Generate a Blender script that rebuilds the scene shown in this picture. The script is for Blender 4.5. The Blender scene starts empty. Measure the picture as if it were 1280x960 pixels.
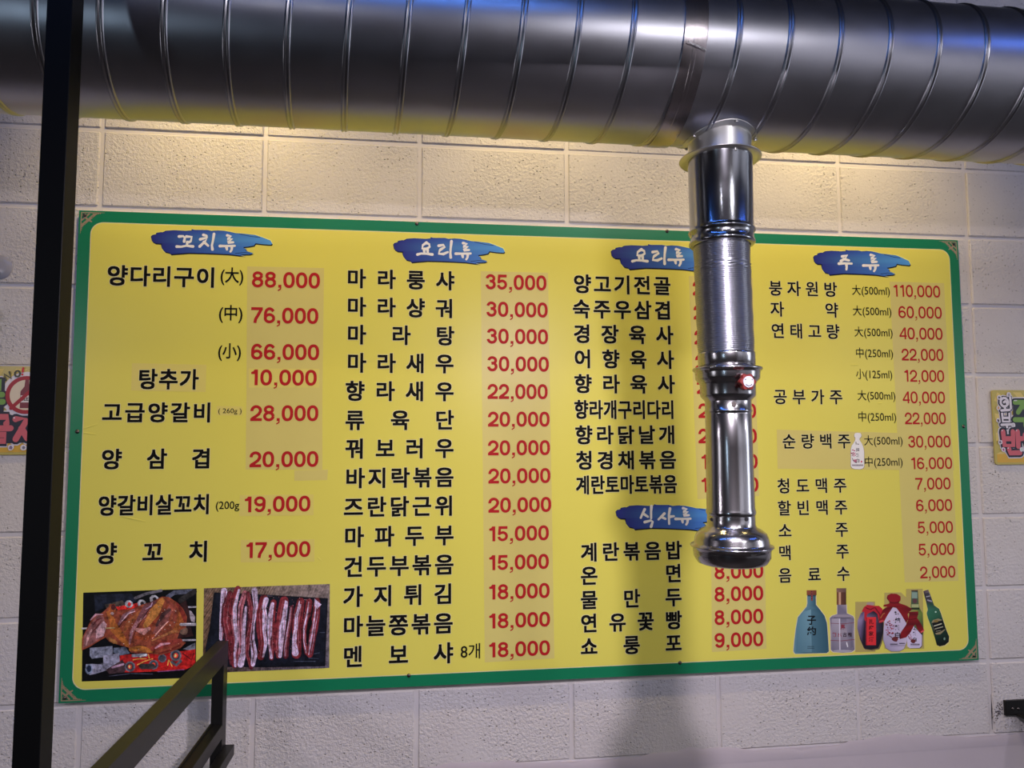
import bpy, bmesh, math, random
from mathutils import Vector, Matrix
from mathutils.geometry import tessellate_polygon
random.seed(7)
SC = bpy.context.scene
COL = SC.collection
PI = math.pi

# ------------------------------------------------------------------ camera
# wall plane is y = 0 (x right, z up); room is on the -y side
F = 887.0
CAM = Vector((0.8101, -1.86728, -0.77957))
RM = Matrix(((0.9920988290652671, -0.12541288564182515, -0.003394330908333492),
             (0.005784078028553622, 0.07274896001972092, -0.9973335115483728),
             (0.12532540767412, 0.9894337759198633, 0.07289955596761946)))   # rows: image right, image down, forward
cd = bpy.data.cameras.new('camera'); cam = bpy.data.objects.new('camera', cd); COL.objects.link(cam)
cd.sensor_width = 36; cd.lens = F / 1280 * 36; cd.clip_start = 0.02; cd.clip_end = 50
r, d, f = RM[0], RM[1], RM[2]
M = Matrix(((r[0], -d[0], -f[0], CAM[0]), (r[1], -d[1], -f[1], CAM[1]), (r[2], -d[2], -f[2], CAM[2]), (0, 0, 0, 1)))
cam.matrix_world = M
SC.camera = cam

def at(px, py, y=0.0):
    """where the line of sight through a photo point meets the vertical plane at depth y"""
    v = RM.transposed() @ Vector(((px - 640) / F, (py - 480) / F, 1))
    return CAM + v * ((y - CAM[1]) / v[1])

# ------------------------------------------------------------------ world, lights, exposure
SC.view_settings.view_transform = 'Standard'; SC.view_settings.look = 'None'
SC.view_settings.exposure = 0.12; SC.view_settings.gamma = 1.0; SC.view_settings.use_curve_mapping = False
w = bpy.data.worlds.new('world'); SC.world = w; w.use_nodes = True
w.node_tree.nodes['Background'].inputs[0].default_value = (0.55, 0.52, 0.62, 1)
w.node_tree.nodes['Background'].inputs[1].default_value = 0.15

def area(name, loc, target, sx, sy, power, color, spread=PI):
    l = bpy.data.lights.new(name, 'AREA'); l.shape = 'RECTANGLE'; l.size = sx; l.size_y = sy
    l.energy = power; l.color = color; l.spread = spread
    o = bpy.data.objects.new(name, l); COL.objects.link(o); o.location = loc
    o.rotation_euler = (Vector(target) - Vector(loc)).to_track_quat('-Z', 'Y').to_euler()
    return o
def point(name, loc, rad, power, color):
    l = bpy.data.lights.new(name, 'POINT'); l.shadow_soft_size = rad; l.energy = power; l.color = color
    o = bpy.data.objects.new(name, l); COL.objects.link(o); o.location = loc
    return o
def spot(name, loc, target, angle, blend, rad, power, color):
    l = bpy.data.lights.new(name, 'SPOT'); l.spot_size = math.radians(angle); l.spot_blend = blend
    l.shadow_soft_size = rad; l.energy = power; l.color = color
    o = bpy.data.objects.new(name, l); COL.objects.link(o); o.location = loc
    o.rotation_euler = (Vector(target) - Vector(loc)).to_track_quat('-Z', 'Y').to_euler()
    return o
# shaded pendant over the table, just above the frame; two side copies added as fill
for lx, lp in ((1.20, 16.0), (-0.85, 5.0), (3.0, 3.6)):
    l = area('pendant_and_fill_light', (lx, -1.40, -0.40), (lx + 0.02, -1.20, -1.0), 0.075, 0.075, lp, (0.97, 0.87, 1.0)); l.data.shape = 'DISK'
# warm wall washers between duct and wall
for wx, wp in ((0.30, 23), (1.12, 19), (1.95, 25)):
    spot('wall_washer_light', (wx, -0.42, 0.42), (wx, 0.0, -0.45), 110, 1.0, 0.03, wp, (1.0, 0.74, 0.30))
# unseen lights behind the viewer; wall and stripe lights added for metal reflections
area('ceiling_light_room', (2.2, -3.8, 0.9), (1.2, -0.8, -0.2), 0.25, 0.45, 20, (0.95, 0.92, 1.0))
area('ceiling_light_room', (0.1, -3.8, 0.9), (0.6, -0.8, -0.2), 0.10, 0.10, 1.6, (0.95, 0.92, 1.0))
area('front_wall_fill_light', (0.8, -4.5, 0.9), (0.8, -5.2, -1.2), 2.6, 0.12, 5, (1.0, 0.80, 0.70))  # added wash on the unseen wall, so the steel tube reflects brighter
area('front_wall_fill_light', (4.1, -4.2, 0.3), (4.1, -5.2, -0.5), 2.2, 1.0, 34, (0.92, 0.90, 1.0))  # added wash on the pale panel, brightens the duct's right half
area('right_wall_fill_light', (4.2, -2.6, 0.2), (5.6, -2.6, -0.1), 2.4, 1.2, 40, (0.90, 0.90, 1.0))  # added wash on the unseen right wall, for the same duct reflection
area('tube_stripe_light', (-1.7, -5.1, -1.0), (1.2, -0.7, -0.9), 0.22, 1.3, 6, (0.60, 0.80, 1.0))  # upright panel light added for the bluish stripe down the tube; no window known
area('tube_stripe_light', (5.5, -1.75, -0.7), (1.2, -0.7, -0.7), 0.9, 1.6, 14, (0.80, 0.86, 1.0))  # side panel light added for the pale stripe at the tube's right
area('tube_stripe_light', (-3.1, -2.1, -1.0), (1.2, -0.7, -0.9), 0.9, 1.1, 7, (0.9, 0.88, 0.95))  # side panel light added for the grey stripe at the tube's left
area('blue_strip_light', (0.30, -1.75, 0.72), (0.4, -0.8, -0.1), 1.8, 0.02, 5.0, (0.08, 0.27, 1.0))
area('blue_strip_light', (3.0, -1.75, 0.66), (2.2, -0.8, -0.1), 0.9, 0.02, 2.5, (0.08, 0.22, 1.0))

# ------------------------------------------------------------------ helpers
def lin(c):
    return tuple(((v / 255 / 12.92) if v / 255 <= 0.04045 else ((v / 255 + 0.055) / 1.055) ** 2.4) for v in c)

def mat(name, col, rough=0.5, metal=0.0, bump=None, spec=0.5, coat=0.0, var=0.0, varscale=8.0, aniso=0.0, roughvar=0.0, emit=None):
    m = bpy.data.materials.new(name); m.use_nodes = True
    nt = m.node_tree; b = nt.nodes['Principled BSDF']
    b.inputs['Base Color'].default_value = (*col, 1); b.inputs['Roughness'].default_value = rough
    b.inputs['Metallic'].default_value = metal; b.inputs['Specular IOR Level'].default_value = spec
    b.inputs['Coat Weight'].default_value = coat; b.inputs['Coat Roughness'].default_value = 0.15
    if aniso: b.inputs['Anisotropic'].default_value = aniso
    g = nt.nodes.new('ShaderNodeNewGeometry')
    if var:
        n = nt.nodes.new('ShaderNodeTexNoise'); n.inputs['Scale'].default_value = varscale; n.inputs['Detail'].default_value = 6
        nt.links.new(g.outputs['Position'], n.inputs['Vector'])
        mx = nt.nodes.new('ShaderNodeMix'); mx.data_type = 'RGBA'
        mx.inputs['A'].default_value = (*[v * (1 - var) for v in col], 1)
        mx.inputs['B'].default_value = (*[min(1, v * (1 + var)) for v in col], 1)
        nt.links.new(n.outputs['Fac'], mx.inputs['Factor']); nt.links.new(mx.outputs['Result'], b.inputs['Base Color'])
    if roughvar:
        n2 = nt.nodes.new('ShaderNodeTexNoise'); n2.inputs['Scale'].default_value = 25; n2.inputs['Detail'].default_value = 8
        nt.links.new(g.outputs['Position'], n2.inputs['Vector'])
        mr = nt.nodes.new('ShaderNodeMapRange'); mr.inputs['From Min'].default_value = 0.1; mr.inputs['From Max'].default_value = 0.9
        mr.inputs['To Min'].default_value = rough - roughvar; mr.inputs['To Max'].default_value = rough + roughvar
        nt.links.new(n2.outputs['Fac'], mr.inputs['Value']); nt.links.new(mr.outputs['Result'], b.inputs['Roughness'])
    if bump:
        sc, st, dist = bump
        n3 = nt.nodes.new('ShaderNodeTexNoise'); n3.inputs['Scale'].default_value = sc; n3.inputs['Detail'].default_value = 4
        nt.links.new(g.outputs['Position'], n3.inputs['Vector'])
        bp = nt.nodes.new('ShaderNodeBump'); bp.inputs['Strength'].default_value = st; bp.inputs['Distance'].default_value = dist
        nt.links.new(n3.outputs['Fac'], bp.inputs['Height']); nt.links.new(bp.outputs['Normal'], b.inputs['Normal'])
    if emit:
        b.inputs['Emission Color'].default_value = (*emit[0], 1); b.inputs['Emission Strength'].default_value = emit[1]
    return m

def block_material():
    """painted concrete block: orange-peel paint with small open pits"""
    m = mat('painted_concrete_block', (0.66, 0.62, 0.60), 0.42, spec=0.45)
    nt = m.node_tree; b = nt.nodes['Principled BSDF']
    g = nt.nodes.new('ShaderNodeNewGeometry')
    def noise(s, det, rough=0.5):
        n = nt.nodes.new('ShaderNodeTexNoise'); n.inputs['Scale'].default_value = s; n.inputs['Detail'].default_value = det
        n.inputs['Roughness'].default_value = rough
        nt.links.new(g.outputs['Position'], n.inputs['Vector']); return n
    a = noise(130, 3); c = noise(330, 2); big = noise(6, 3); patch = noise(5.0, 1)
    v = nt.nodes.new('ShaderNodeTexVoronoi'); v.inputs['Scale'].default_value = 105; v.inputs['Randomness'].default_value = 1
    nt.links.new(g.outputs['Position'], v.inputs['Vector'])
    sp = nt.nodes.new('ShaderNodeMapRange'); sp.inputs['From Min'].default_value = 0.05; sp.inputs['From Max'].default_value = 0.22
    nt.links.new(v.outputs['Distance'], sp.inputs['Value'])          # 0 in pit, 1 outside
    # only some cells are pits
    wn = nt.nodes.new('ShaderNodeSeparateColor'); nt.links.new(v.outputs['Color'], wn.inputs[0])
    th = nt.nodes.new('ShaderNodeMath'); th.operation = 'GREATER_THAN'; th.inputs[1].default_value = 0.45
    nt.links.new(wn.outputs[0], th.inputs[0])
    pit = nt.nodes.new('ShaderNodeMath'); pit.operation = 'MAXIMUM'
    nt.links.new(sp.outputs['Result'], pit.inputs[0]); nt.links.new(th.outputs[0], pit.inputs[1])
    s1 = nt.nodes.new('ShaderNodeMath'); s1.operation = 'MULTIPLY_ADD'; s1.inputs[1].default_value = 0.9
    nt.links.new(a.outputs['Fac'], s1.inputs[0]); nt.links.new(pit.outputs[0], s1.inputs[2])
    s2 = nt.nodes.new('ShaderNodeMath'); s2.operation = 'MULTIPLY_ADD'; s2.inputs[1].default_value = 0.35
    nt.links.new(c.outputs['Fac'], s2.inputs[0]); nt.links.new(s1.outputs[0], s2.inputs[2])
    bp = nt.nodes.new('ShaderNodeBump'); bp.inputs['Distance'].default_value = 0.0042
    pm = nt.nodes.new('ShaderNodeMapRange'); pm.inputs['From Min'].default_value = 0.35; pm.inputs['From Max'].default_value = 0.62
    pm.inputs['To Min'].default_value = 0.35; pm.inputs['To Max'].default_value = 0.95
    nt.links.new(patch.outputs['Fac'], pm.inputs['Value']); nt.links.new(pm.outputs['Result'], bp.inputs['Strength'])
    nt.links.new(s2.outputs[0], bp.inputs['Height']); nt.links.new(bp.outputs['Normal'], b.inputs['Normal'])
    mx = nt.nodes.new('ShaderNodeMix'); mx.data_type = 'RGBA'
    mx.inputs['A'].default_value = (0.60, 0.56, 0.545, 1); mx.inputs['B'].default_value = (0.69, 0.655, 0.64, 1)
    nt.links.new(big.outputs['Fac'], mx.inputs['Factor'])
    mx2 = nt.nodes.new('ShaderNodeMix'); mx2.data_type = 'RGBA'; mx2.inputs['A'].default_value = (0.33, 0.29, 0.26, 1)
    nt.links.new(pit.outputs[0], mx2.inputs['Factor']); nt.links.new(mx.outputs['Result'], mx2.inputs['B'])
    nt.links.new(mx2.outputs['Result'], b.inputs['Base Color'])
    return m

def tag(o, label=None, cat=None, group=None, kind=None):
    if label: o['label'] = label
    if cat: o['category'] = cat
    if group: o['group'] = group
    if kind: o['kind'] = kind
    return o
def empty(name, loc=(0, 0, 0), **k):
    o = bpy.data.objects.new(name, None); COL.objects.link(o); o.location = loc; o.empty_display_size = 0.1
    return tag(o, **k)
def link(name, me, mats, parent=None, loc=None, smooth=False, **k):
    o = bpy.data.objects.new(name, me); COL.objects.link(o)
    if mats is not None and not me.materials:
        for m in (mats if isinstance(mats, (list, tuple)) else [mats]): me.materials.append(m)
    if parent:
        o.parent = parent
        # meshes are built in world coordinates: undo the parent's position
        p = parent; off = Vector((0, 0, 0))
        while p: off += p.location; p = p.parent
        o.location = (Vector(loc) if loc else Vector((0, 0, 0))) - off
    elif loc: o.location = loc
    if smooth:
        for p in me.polygons: p.use_smooth = True
    return tag(o, **k)
def pydata(name, v, fs):
    me = bpy.data.meshes.new(name); me.from_pydata(v, [], fs); me.update(); return me
def box_mesh(name, a, b, bev=0.0, seg=1):
    bm = bmesh.new(); bmesh.ops.create_cube(bm, size=1)
    for v in bm.verts:
        for i in range(3): v.co[i] = (a[i] + b[i]) / 2 + v.co[i] * (b[i] - a[i])
    if bev: bmesh.ops.bevel(bm, geom=bm.edges[:], offset=bev, segments=seg, affect='EDGES', profile=0.6)
    me = bpy.data.meshes.new(name); bm.to_mesh(me); bm.free(); return me
def lathe(name, prof, cx, cy, n=72, wave=None):
    """prof: list of (radius, z); revolve about the vertical line through cx, cy"""
    v = []; fs = []
    for k, (rr, z) in enumerate(prof):
        for i in range(n):
            a = 2 * PI * i / n; q = rr
            v.append((cx + q * math.cos(a), cy + q * math.sin(a), z))
    for k in range(len(prof) - 1):
        for i in range(n):
            j = (i + 1) % n
            fs.append((k * n + i, k * n + j, (k + 1) * n + j, (k + 1) * n + i))
    me = pydata(name, v, fs)
    bm = bmesh.new(); bm.from_mesh(me); bmesh.ops.recalc_face_normals(bm, faces=bm.faces[:]); bm.to_mesh(me); bm.free()
    for p in me.polygons: p.use_smooth = True
    return me
def sharp(me, ang=35):
    me.set_sharp_from_angle(angle=math.radians(ang))
def cyl_between(name, p0, p1, rad, n=16, cap=True, r2=None):
    p0 = Vector(p0); p1 = Vector(p1); ax = (p1 - p0); L = ax.length; ax.normalize()
    bm = bmesh.new(); bmesh.ops.create_cone(bm, cap_ends=cap, segments=n, radius1=rad, radius2=rad if r2 is None else r2, depth=L)
    bmesh.ops.transform(bm, matrix=Matrix.Translation((p0 + p1) / 2) @ ax.to_track_quat('Z', 'Y').to_matrix().to_4x4(), verts=bm.verts)
    me = bpy.data.meshes.new(name); bm.to_mesh(me); bm.free()
    for p in me.polygons: p.use_smooth = len(p.vertices) == 4
    return me
def dome(name, loc, rad, h, n=12):
    """little round screw head facing the room (-y)"""
    v = [(loc[0], loc[1] - h, loc[2])]; fs = []
    for rr, hh in ((0.55, 0.85), (0.85, 0.5), (1.0, 0.0)):
        for i in range(n):
            a = 2 * PI * i / n
            v.append((loc[0] + rad * rr * math.cos(a), loc[1] - h * hh, loc[2] + rad * rr * math.sin(a)))
    for i in range(n): fs.append((0, 1 + i, 1 + (i + 1) % n))
    for k in range(2):
        for i in range(n):
            j = (i + 1) % n; fs.append((1 + k * n + i, 1 + (k + 1) * n + i, 1 + (k + 1) * n + j, 1 + k * n + j))
    me = pydata(name, v, fs)
    for p in me.polygons: p.use_smooth = True
    return me

# ------------------------------------------------------------------ materials
M_block = block_material()
M_mortar = mat('painted_mortar', (0.68, 0.64, 0.625), 0.4, bump=(60, 0.35, 0.0015), var=0.06, varscale=12)
M_plaster = mat('smooth_painted_plaster', (0.58, 0.52, 0.55), 0.45, bump=(14, 0.25, 0.004), var=0.05, varscale=9)
M_dark = mat('dark_ceiling_paint', (0.02, 0.02, 0.022), 0.8)
M_floor = mat('brown_floor_tile', (0.035, 0.028, 0.025), 0.5, var=0.2)
M_room = mat('dark_room_wall', (0.07, 0.05, 0.045), 0.7, var=0.2, varscale=2)
M_room2 = mat('grey_room_wall', (0.42, 0.42, 0.44), 0.6, var=0.1, varscale=2)
M_board = mat('yellow_board_face', (0.80, 0.735, 0.125), 0.36, spec=0.28, bump=(9, 0.06, 0.004), var=0.035, varscale=2.2)
M_green = mat('green_board_border', (0.008, 0.21, 0.09), 0.35, spec=0.4, bump=(9, 0.06, 0.004))
M_cream = mat('pale_border_line', (0.80, 0.76, 0.42), 0.5)
M_edge = mat('board_edge_plastic', (0.5, 0.5, 0.48), 0.5)
M_black = mat('black_letter_ink', (0.004, 0.004, 0.004), 0.6, spec=0.12)
M_halo = mat('pale_letter_outline', (0.82, 0.76, 0.40), 0.45)
M_red = mat('red_digit_ink', (0.48, 0.016, 0.020), 0.55, spec=0.15)
M_strip = mat('translucent_price_strip', (0.72, 0.63, 0.19), 0.36, spec=0.3, bump=(22, 0.12, 0.003), var=0.04)
M_patch = mat('pale_yellow_price_sticker', (0.78, 0.68, 0.17), 0.36, spec=0.4, bump=(30, 0.1, 0.002))
M_gold = mat('old_gold_filigree', (0.50, 0.36, 0.22), 0.4, 0.4)
M_screw = mat('dull_screw_steel', (0.14, 0.12, 0.11), 0.35, 1.0)
M_steel = mat('galvanised_duct_steel', (0.44, 0.44, 0.475), 0.34, 1.0, bump=(2, 0.04, 0.01), roughvar=0.04, aniso=0.0)
M_seam = mat('spiral_lock_seam_steel', (0.36, 0.36, 0.385), 0.3, 1.0)
M_tape = mat('foil_tape', (0.46, 0.42, 0.43), 0.26, 1.0, bump=(40, 0.15, 0.001))
M_galv = mat('bright_galvanised_collar', (0.60, 0.60, 0.58), 0.38, 1.0, bump=(60, 0.1, 0.001))
M_chrome = mat('polished_steel_sleeve', (0.33, 0.34, 0.36), 0.17, 1.0, bump=(4, 0.04, 0.01), roughvar=0.04)
M_flex = mat('flexible_aluminium_hose', (0.30, 0.305, 0.34), 0.30, 1.0, bump=(90, 0.15, 0.001))
M_stain = mat('stainless_hood_tube', (0.46, 0.45, 0.46), 0.19, 1.0, bump=(3, 0.05, 0.01))
M_hole = mat('black_hole', (0.004, 0.004, 0.004), 0.9)
M_knob = mat('dark_red_plastic', (0.13, 0.012, 0.010), 0.4)
M_white = mat('white_plastic_cap', (0.42, 0.42, 0.46), 0.5)
M_frame = mat('satin_black_steel_tube', (0.009, 0.0085, 0.008), 0.40, 0.0, spec=0.32, bump=(300, 0.1, 0.0005))
M_blackpost = mat('matt_black_steel_post', (0.003, 0.003, 0.003), 0.5, spec=0.12)
M_smudge = mat('black_scuffed_wall_paint', (0.10, 0.09, 0.095), 0.5, bump=(200, 0.8, 0.002), var=0.9, varscale=90)
M_clear = mat('clear_plastic_hook', (0.36, 0.36, 0.42), 0.2)
M_leaf = mat('green_plastic_leaf', (0.10, 0.38, 0.05), 0.45, var=0.3, varscale=60)

def ink_material():
    m = mat('printed_ink', (1, 1, 1), 0.4, spec=0.35)
    nt = m.node_tree; b = nt.nodes['Principled BSDF']
    a = nt.nodes.new('ShaderNodeAttribute'); a.attribute_name = 'ink'
    nt.links.new(a.outputs['Color'], b.inputs['Base Color']); return m
M_ink = ink_material()
def mottled_ink():
    m = mat('printed_ink_mottled', (1, 1, 1), 0.4, spec=0.35)
    nt = m.node_tree; b = nt.nodes['Principled BSDF']
    a = nt.nodes.new('ShaderNodeAttribute'); a.attribute_name = 'ink'
    g = nt.nodes.new('ShaderNodeNewGeometry'); n = nt.nodes.new('ShaderNodeTexNoise'); n.inputs['Scale'].default_value = 95; n.inputs['Detail'].default_value = 5
    n.inputs['Roughness'].default_value = 0.7
    nt.links.new(g.outputs['Position'], n.inputs['Vector'])
    mr = nt.nodes.new('ShaderNodeMapRange'); mr.inputs['From Min'].default_value = 0.32; mr.inputs['From Max'].default_value = 0.68
    mr.inputs['To Min'].default_value = 0.25; mr.inputs['To Max'].default_value = 1.9
    nt.links.new(n.outputs['Fac'], mr.inputs['Value'])
    vm = nt.nodes.new('ShaderNodeVectorMath'); vm.operation = 'SCALE'
    nt.links.new(a.outputs['Color'], vm.inputs[0]); nt.links.new(mr.outputs['Result'], vm.inputs['Scale'])
    nt.links.new(vm.outputs[0], b.inputs['Base Color']); return m
M_mott = mottled_ink()

class Ink:
    """flat printed artwork: coloured polygons on a vertical plane, mapped through fn(x, y) -> (X, Z)"""
    def __init__(s, fn, y, gain=1.0, step=0.00001):
        s.fn = fn; s.y = y; s.v = []; s.f = []; s.c = []; s.k = 0; s.sub = 0.0; s.tn = 1; s.gain = gain; s.step = step
    def add(s, pts, tris, cols):
        s.k += 1; b = len(s.v); yy = s.y - (s.k + s.sub) * s.step
        for i_, p in enumerate(pts):
            X, Z = s.fn(*p); s.v.append((X, yy - (i_ % s.tn) * s.step / s.tn * 1.6, Z))
        for t in tris: s.f.append(tuple(b + i for i in t))
        if not isinstance(cols[0], (tuple, list)): cols = [cols] * len(pts)
        cols = list(cols)[:len(pts)]; cols += [cols[-1]] * (len(pts) - len(cols))
        s.c += [tuple(min(0.9, x * s.gain) for x in lin(c)) for c in cols]
    def poly(s, pts, col):
        tr = tessellate_polygon([[Vector((p[0], p[1], 0)) for p in pts]])
        s.add(pts, tr, col)
    def blob(s, cx, cy, rx, ry, col, n=18, rot=0, jit=0):
        pts = []
        for i in range(n):
            a = 2 * PI * i / n; q = 1 + random.uniform(-jit, jit)
            x = rx * q * math.cos(a); y = ry * q * math.sin(a)
            pts.append((cx + x * math.cos(rot) - y * math.sin(rot), cy + x * math.sin(rot) + y * math.cos(rot)))
        s.add([(cx, cy)] + pts, [(0, 1 + i, 1 + (i + 1) % n) for i in range(n)], col)
    def rect(s, x0, y0, x1, y1, col):
        s.add([(x0, y0), (x1, y0), (x1, y1), (x0, y1)], [(0, 1, 2, 3)], col)
    def stroke(s, pts, w, col, taper=False):
        """polyline brush mark with round ends; w a number or one per point"""
        n = len(pts); ws = [w] * n if not isinstance(w, (list, tuple)) else list(w)
        if taper: ws = [max(0.15, math.sin(PI * (i + 0.3) / (n - 0.4)) ** 0.6) * (w if not isinstance(w, (list, tuple)) else w[i]) for i in range(n)]
        L = []; R = []
        for i, p in enumerate(pts):
            a = pts[max(0, i - 1)]; b = pts[min(n - 1, i + 1)]
            dx, dy = b[0] - a[0], b[1] - a[1]; l = math.hypot(dx, dy) or 1; nx, ny = -dy / l, dx / l
            L.append((p[0] + nx * ws[i] / 2, p[1] + ny * ws[i] / 2)); R.append((p[0] - nx * ws[i] / 2, p[1] - ny * ws[i] / 2))
        s.tn = n; s.k += 1
        s.add(L + R, [(i, i + 1, n + i + 1, n + i) for i in range(n - 1)], col)
        s.tn = 1; s.k -= 0
        for e, sb in ((0, -0.35), (-1, -0.65)):
            s.k -= 1; s.sub = sb; s.blob(pts[e][0], pts[e][1], ws[e] / 2, ws[e] / 2, col, 10)
        s.sub = 0.0
    def build(s, name, parent, material=None, **k):
        me = pydata(name, s.v, s.f)
        ca = me.color_attributes.new('ink', 'FLOAT_COLOR', 'POINT')
        for i, c in enumerate(s.c): ca.data[i].color = (*c, 1)
        bm = bmesh.new(); bm.from_mesh(me)
        for fc in bm.faces:
            fc.normal_update()
            if fc.normal.y > 0: fc.normal_flip()
        bm.to_mesh(me); bm.free()
        return link(name, me, material or M_ink, parent, **k)

# ------------------------------------------------------------------ lettering
_cache = {}
def glyph(s, off):
    key = (s, off)
    if key not in _cache:
        cu = bpy.data.curves.new('t', 'FONT'); cu.body = s; cu.size = 1; cu.offset = off; cu.resolution_u = 3
        o = bpy.data.objects.new('t', cu); COL.objects.link(o)
        dg = bpy.context.evaluated_depsgraph_get(); dg.update()
        me = bpy.data.meshes.new_from_object(o.evaluated_get(dg))
        V = [(v.co.x, v.co.y) for v in me.vertices]; Fc = [tuple(p.vertices) for p in me.polygons]
        bpy.data.objects.remove(o); bpy.data.curves.remove(cu); bpy.data.meshes.remove(me)
        _cache[key] = (V, Fc)
    return _cache[key]
class Letters:
    def __init__(s, y): s.v = []; s.f = []; s.m = []; s.y = y
    def put(s, g, ox, oz, sx, sz, mi, dy=0.0, tilt=False):
        V, Fc = g; b = len(s.v)
        for n_, (x, z) in enumerate(V): s.v.append((ox + x * sx, s.y - dy - (n_ * 4e-7 if tilt else 0), oz + z * sz))
        for fc in Fc: s.f.append(tuple(b + i for i in fc)); s.m.append(mi)
    def build(s, name, mats, parent):
        me = pydata(name, s.v, s.f)
        for m in mats: me.materials.append(m)
        for p, i in zip(me.polygons, s.m): p.material_index = i
        bm = bmesh.new(); bm.from_mesh(me)
        for fc in bm.faces:
            fc.normal_update()
            if fc.normal.y > 0: fc.normal_flip()
        bm.to_mesh(me); bm.free()
        return link(name, me, None, parent)
def bounds(V): return min(p[0] for p in V), max(p[0] for p in V), min(p[1] for p in V), max(p[1] for p in V)

YB = -0.014           # front face of the board
def PL(x, y): p = at(x, y, YB); return p[0], p[2]

def hangul(text, xl, xr, yc, h, parent, off=0.026, name='dish_name'):
    xm = (xl + xr) / 2
    X0, Z = PL(xl, yc)[0], PL(xm, yc)[1]; X1 = PL(xr, yc)[0]
    hz = abs(PL(xm, yc - h / 2)[1] - PL(xm, yc + h / 2)[1])
    em = hz / 0.89; n = len(text); half = em * 0.435
    pitch = (X1 - X0 - 2 * half) / max(1, n - 1); sq = 1.0
    if pitch < em * 0.93:
        sq = (X1 - X0) / (n * em * 0.93); half *= sq; pitch = (X1 - X0 - 2 * half) / max(1, n - 1)
    t = Letters(YB)
    for i, ch in enumerate(text):
        g = glyph(ch, 0.0); cxm = X0 + half + i * pitch; q = 0
        for mi, dd, dy in ((1, off + 0.024, 0.0003), (0, off, 0.0005)):
            for ax, az in ((-1, -1), (1, -1), (-1, 1), (1, 1)):
                q += 1
                t.put(g, cxm - 0.46 * em * sq + ax * dd * em, Z - 0.375 * em + az * dd * em, em * sq, em, mi, dy + q * 0.000015)
    return t.build(name, [M_black, M_halo], parent)
def ribbon(pts, w, V, Fc):
    n = len(pts); b = len(V)
    for i, p in enumerate(pts):
        a = pts[max(0, i - 1)]; c = pts[min(n - 1, i + 1)]; dx, dy = c[0] - a[0], c[1] - a[1]; l = math.hypot(dx, dy) or 1
        V.append((p[0] - dy / l * w / 2, p[1] + dx / l * w / 2)); V.append((p[0] + dy / l * w / 2, p[1] - dx / l * w / 2))
    for i in range(n - 1): Fc.append((b + 2 * i, b + 2 * i + 1, b + 2 * i + 3, b + 2 * i + 2))
def arc(cx, cy, rx, ry, a0, a1, n=14, e=1.0):
    o = []
    for i in range(n + 1):
        a = math.radians(a0 + (a1 - a0) * i / n); c, s_ = math.cos(a), math.sin(a)
        o.append((cx + rx * math.copysign(abs(c) ** e, c), cy + ry * math.copysign(abs(s_) ** e, s_)))
    return o
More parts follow.
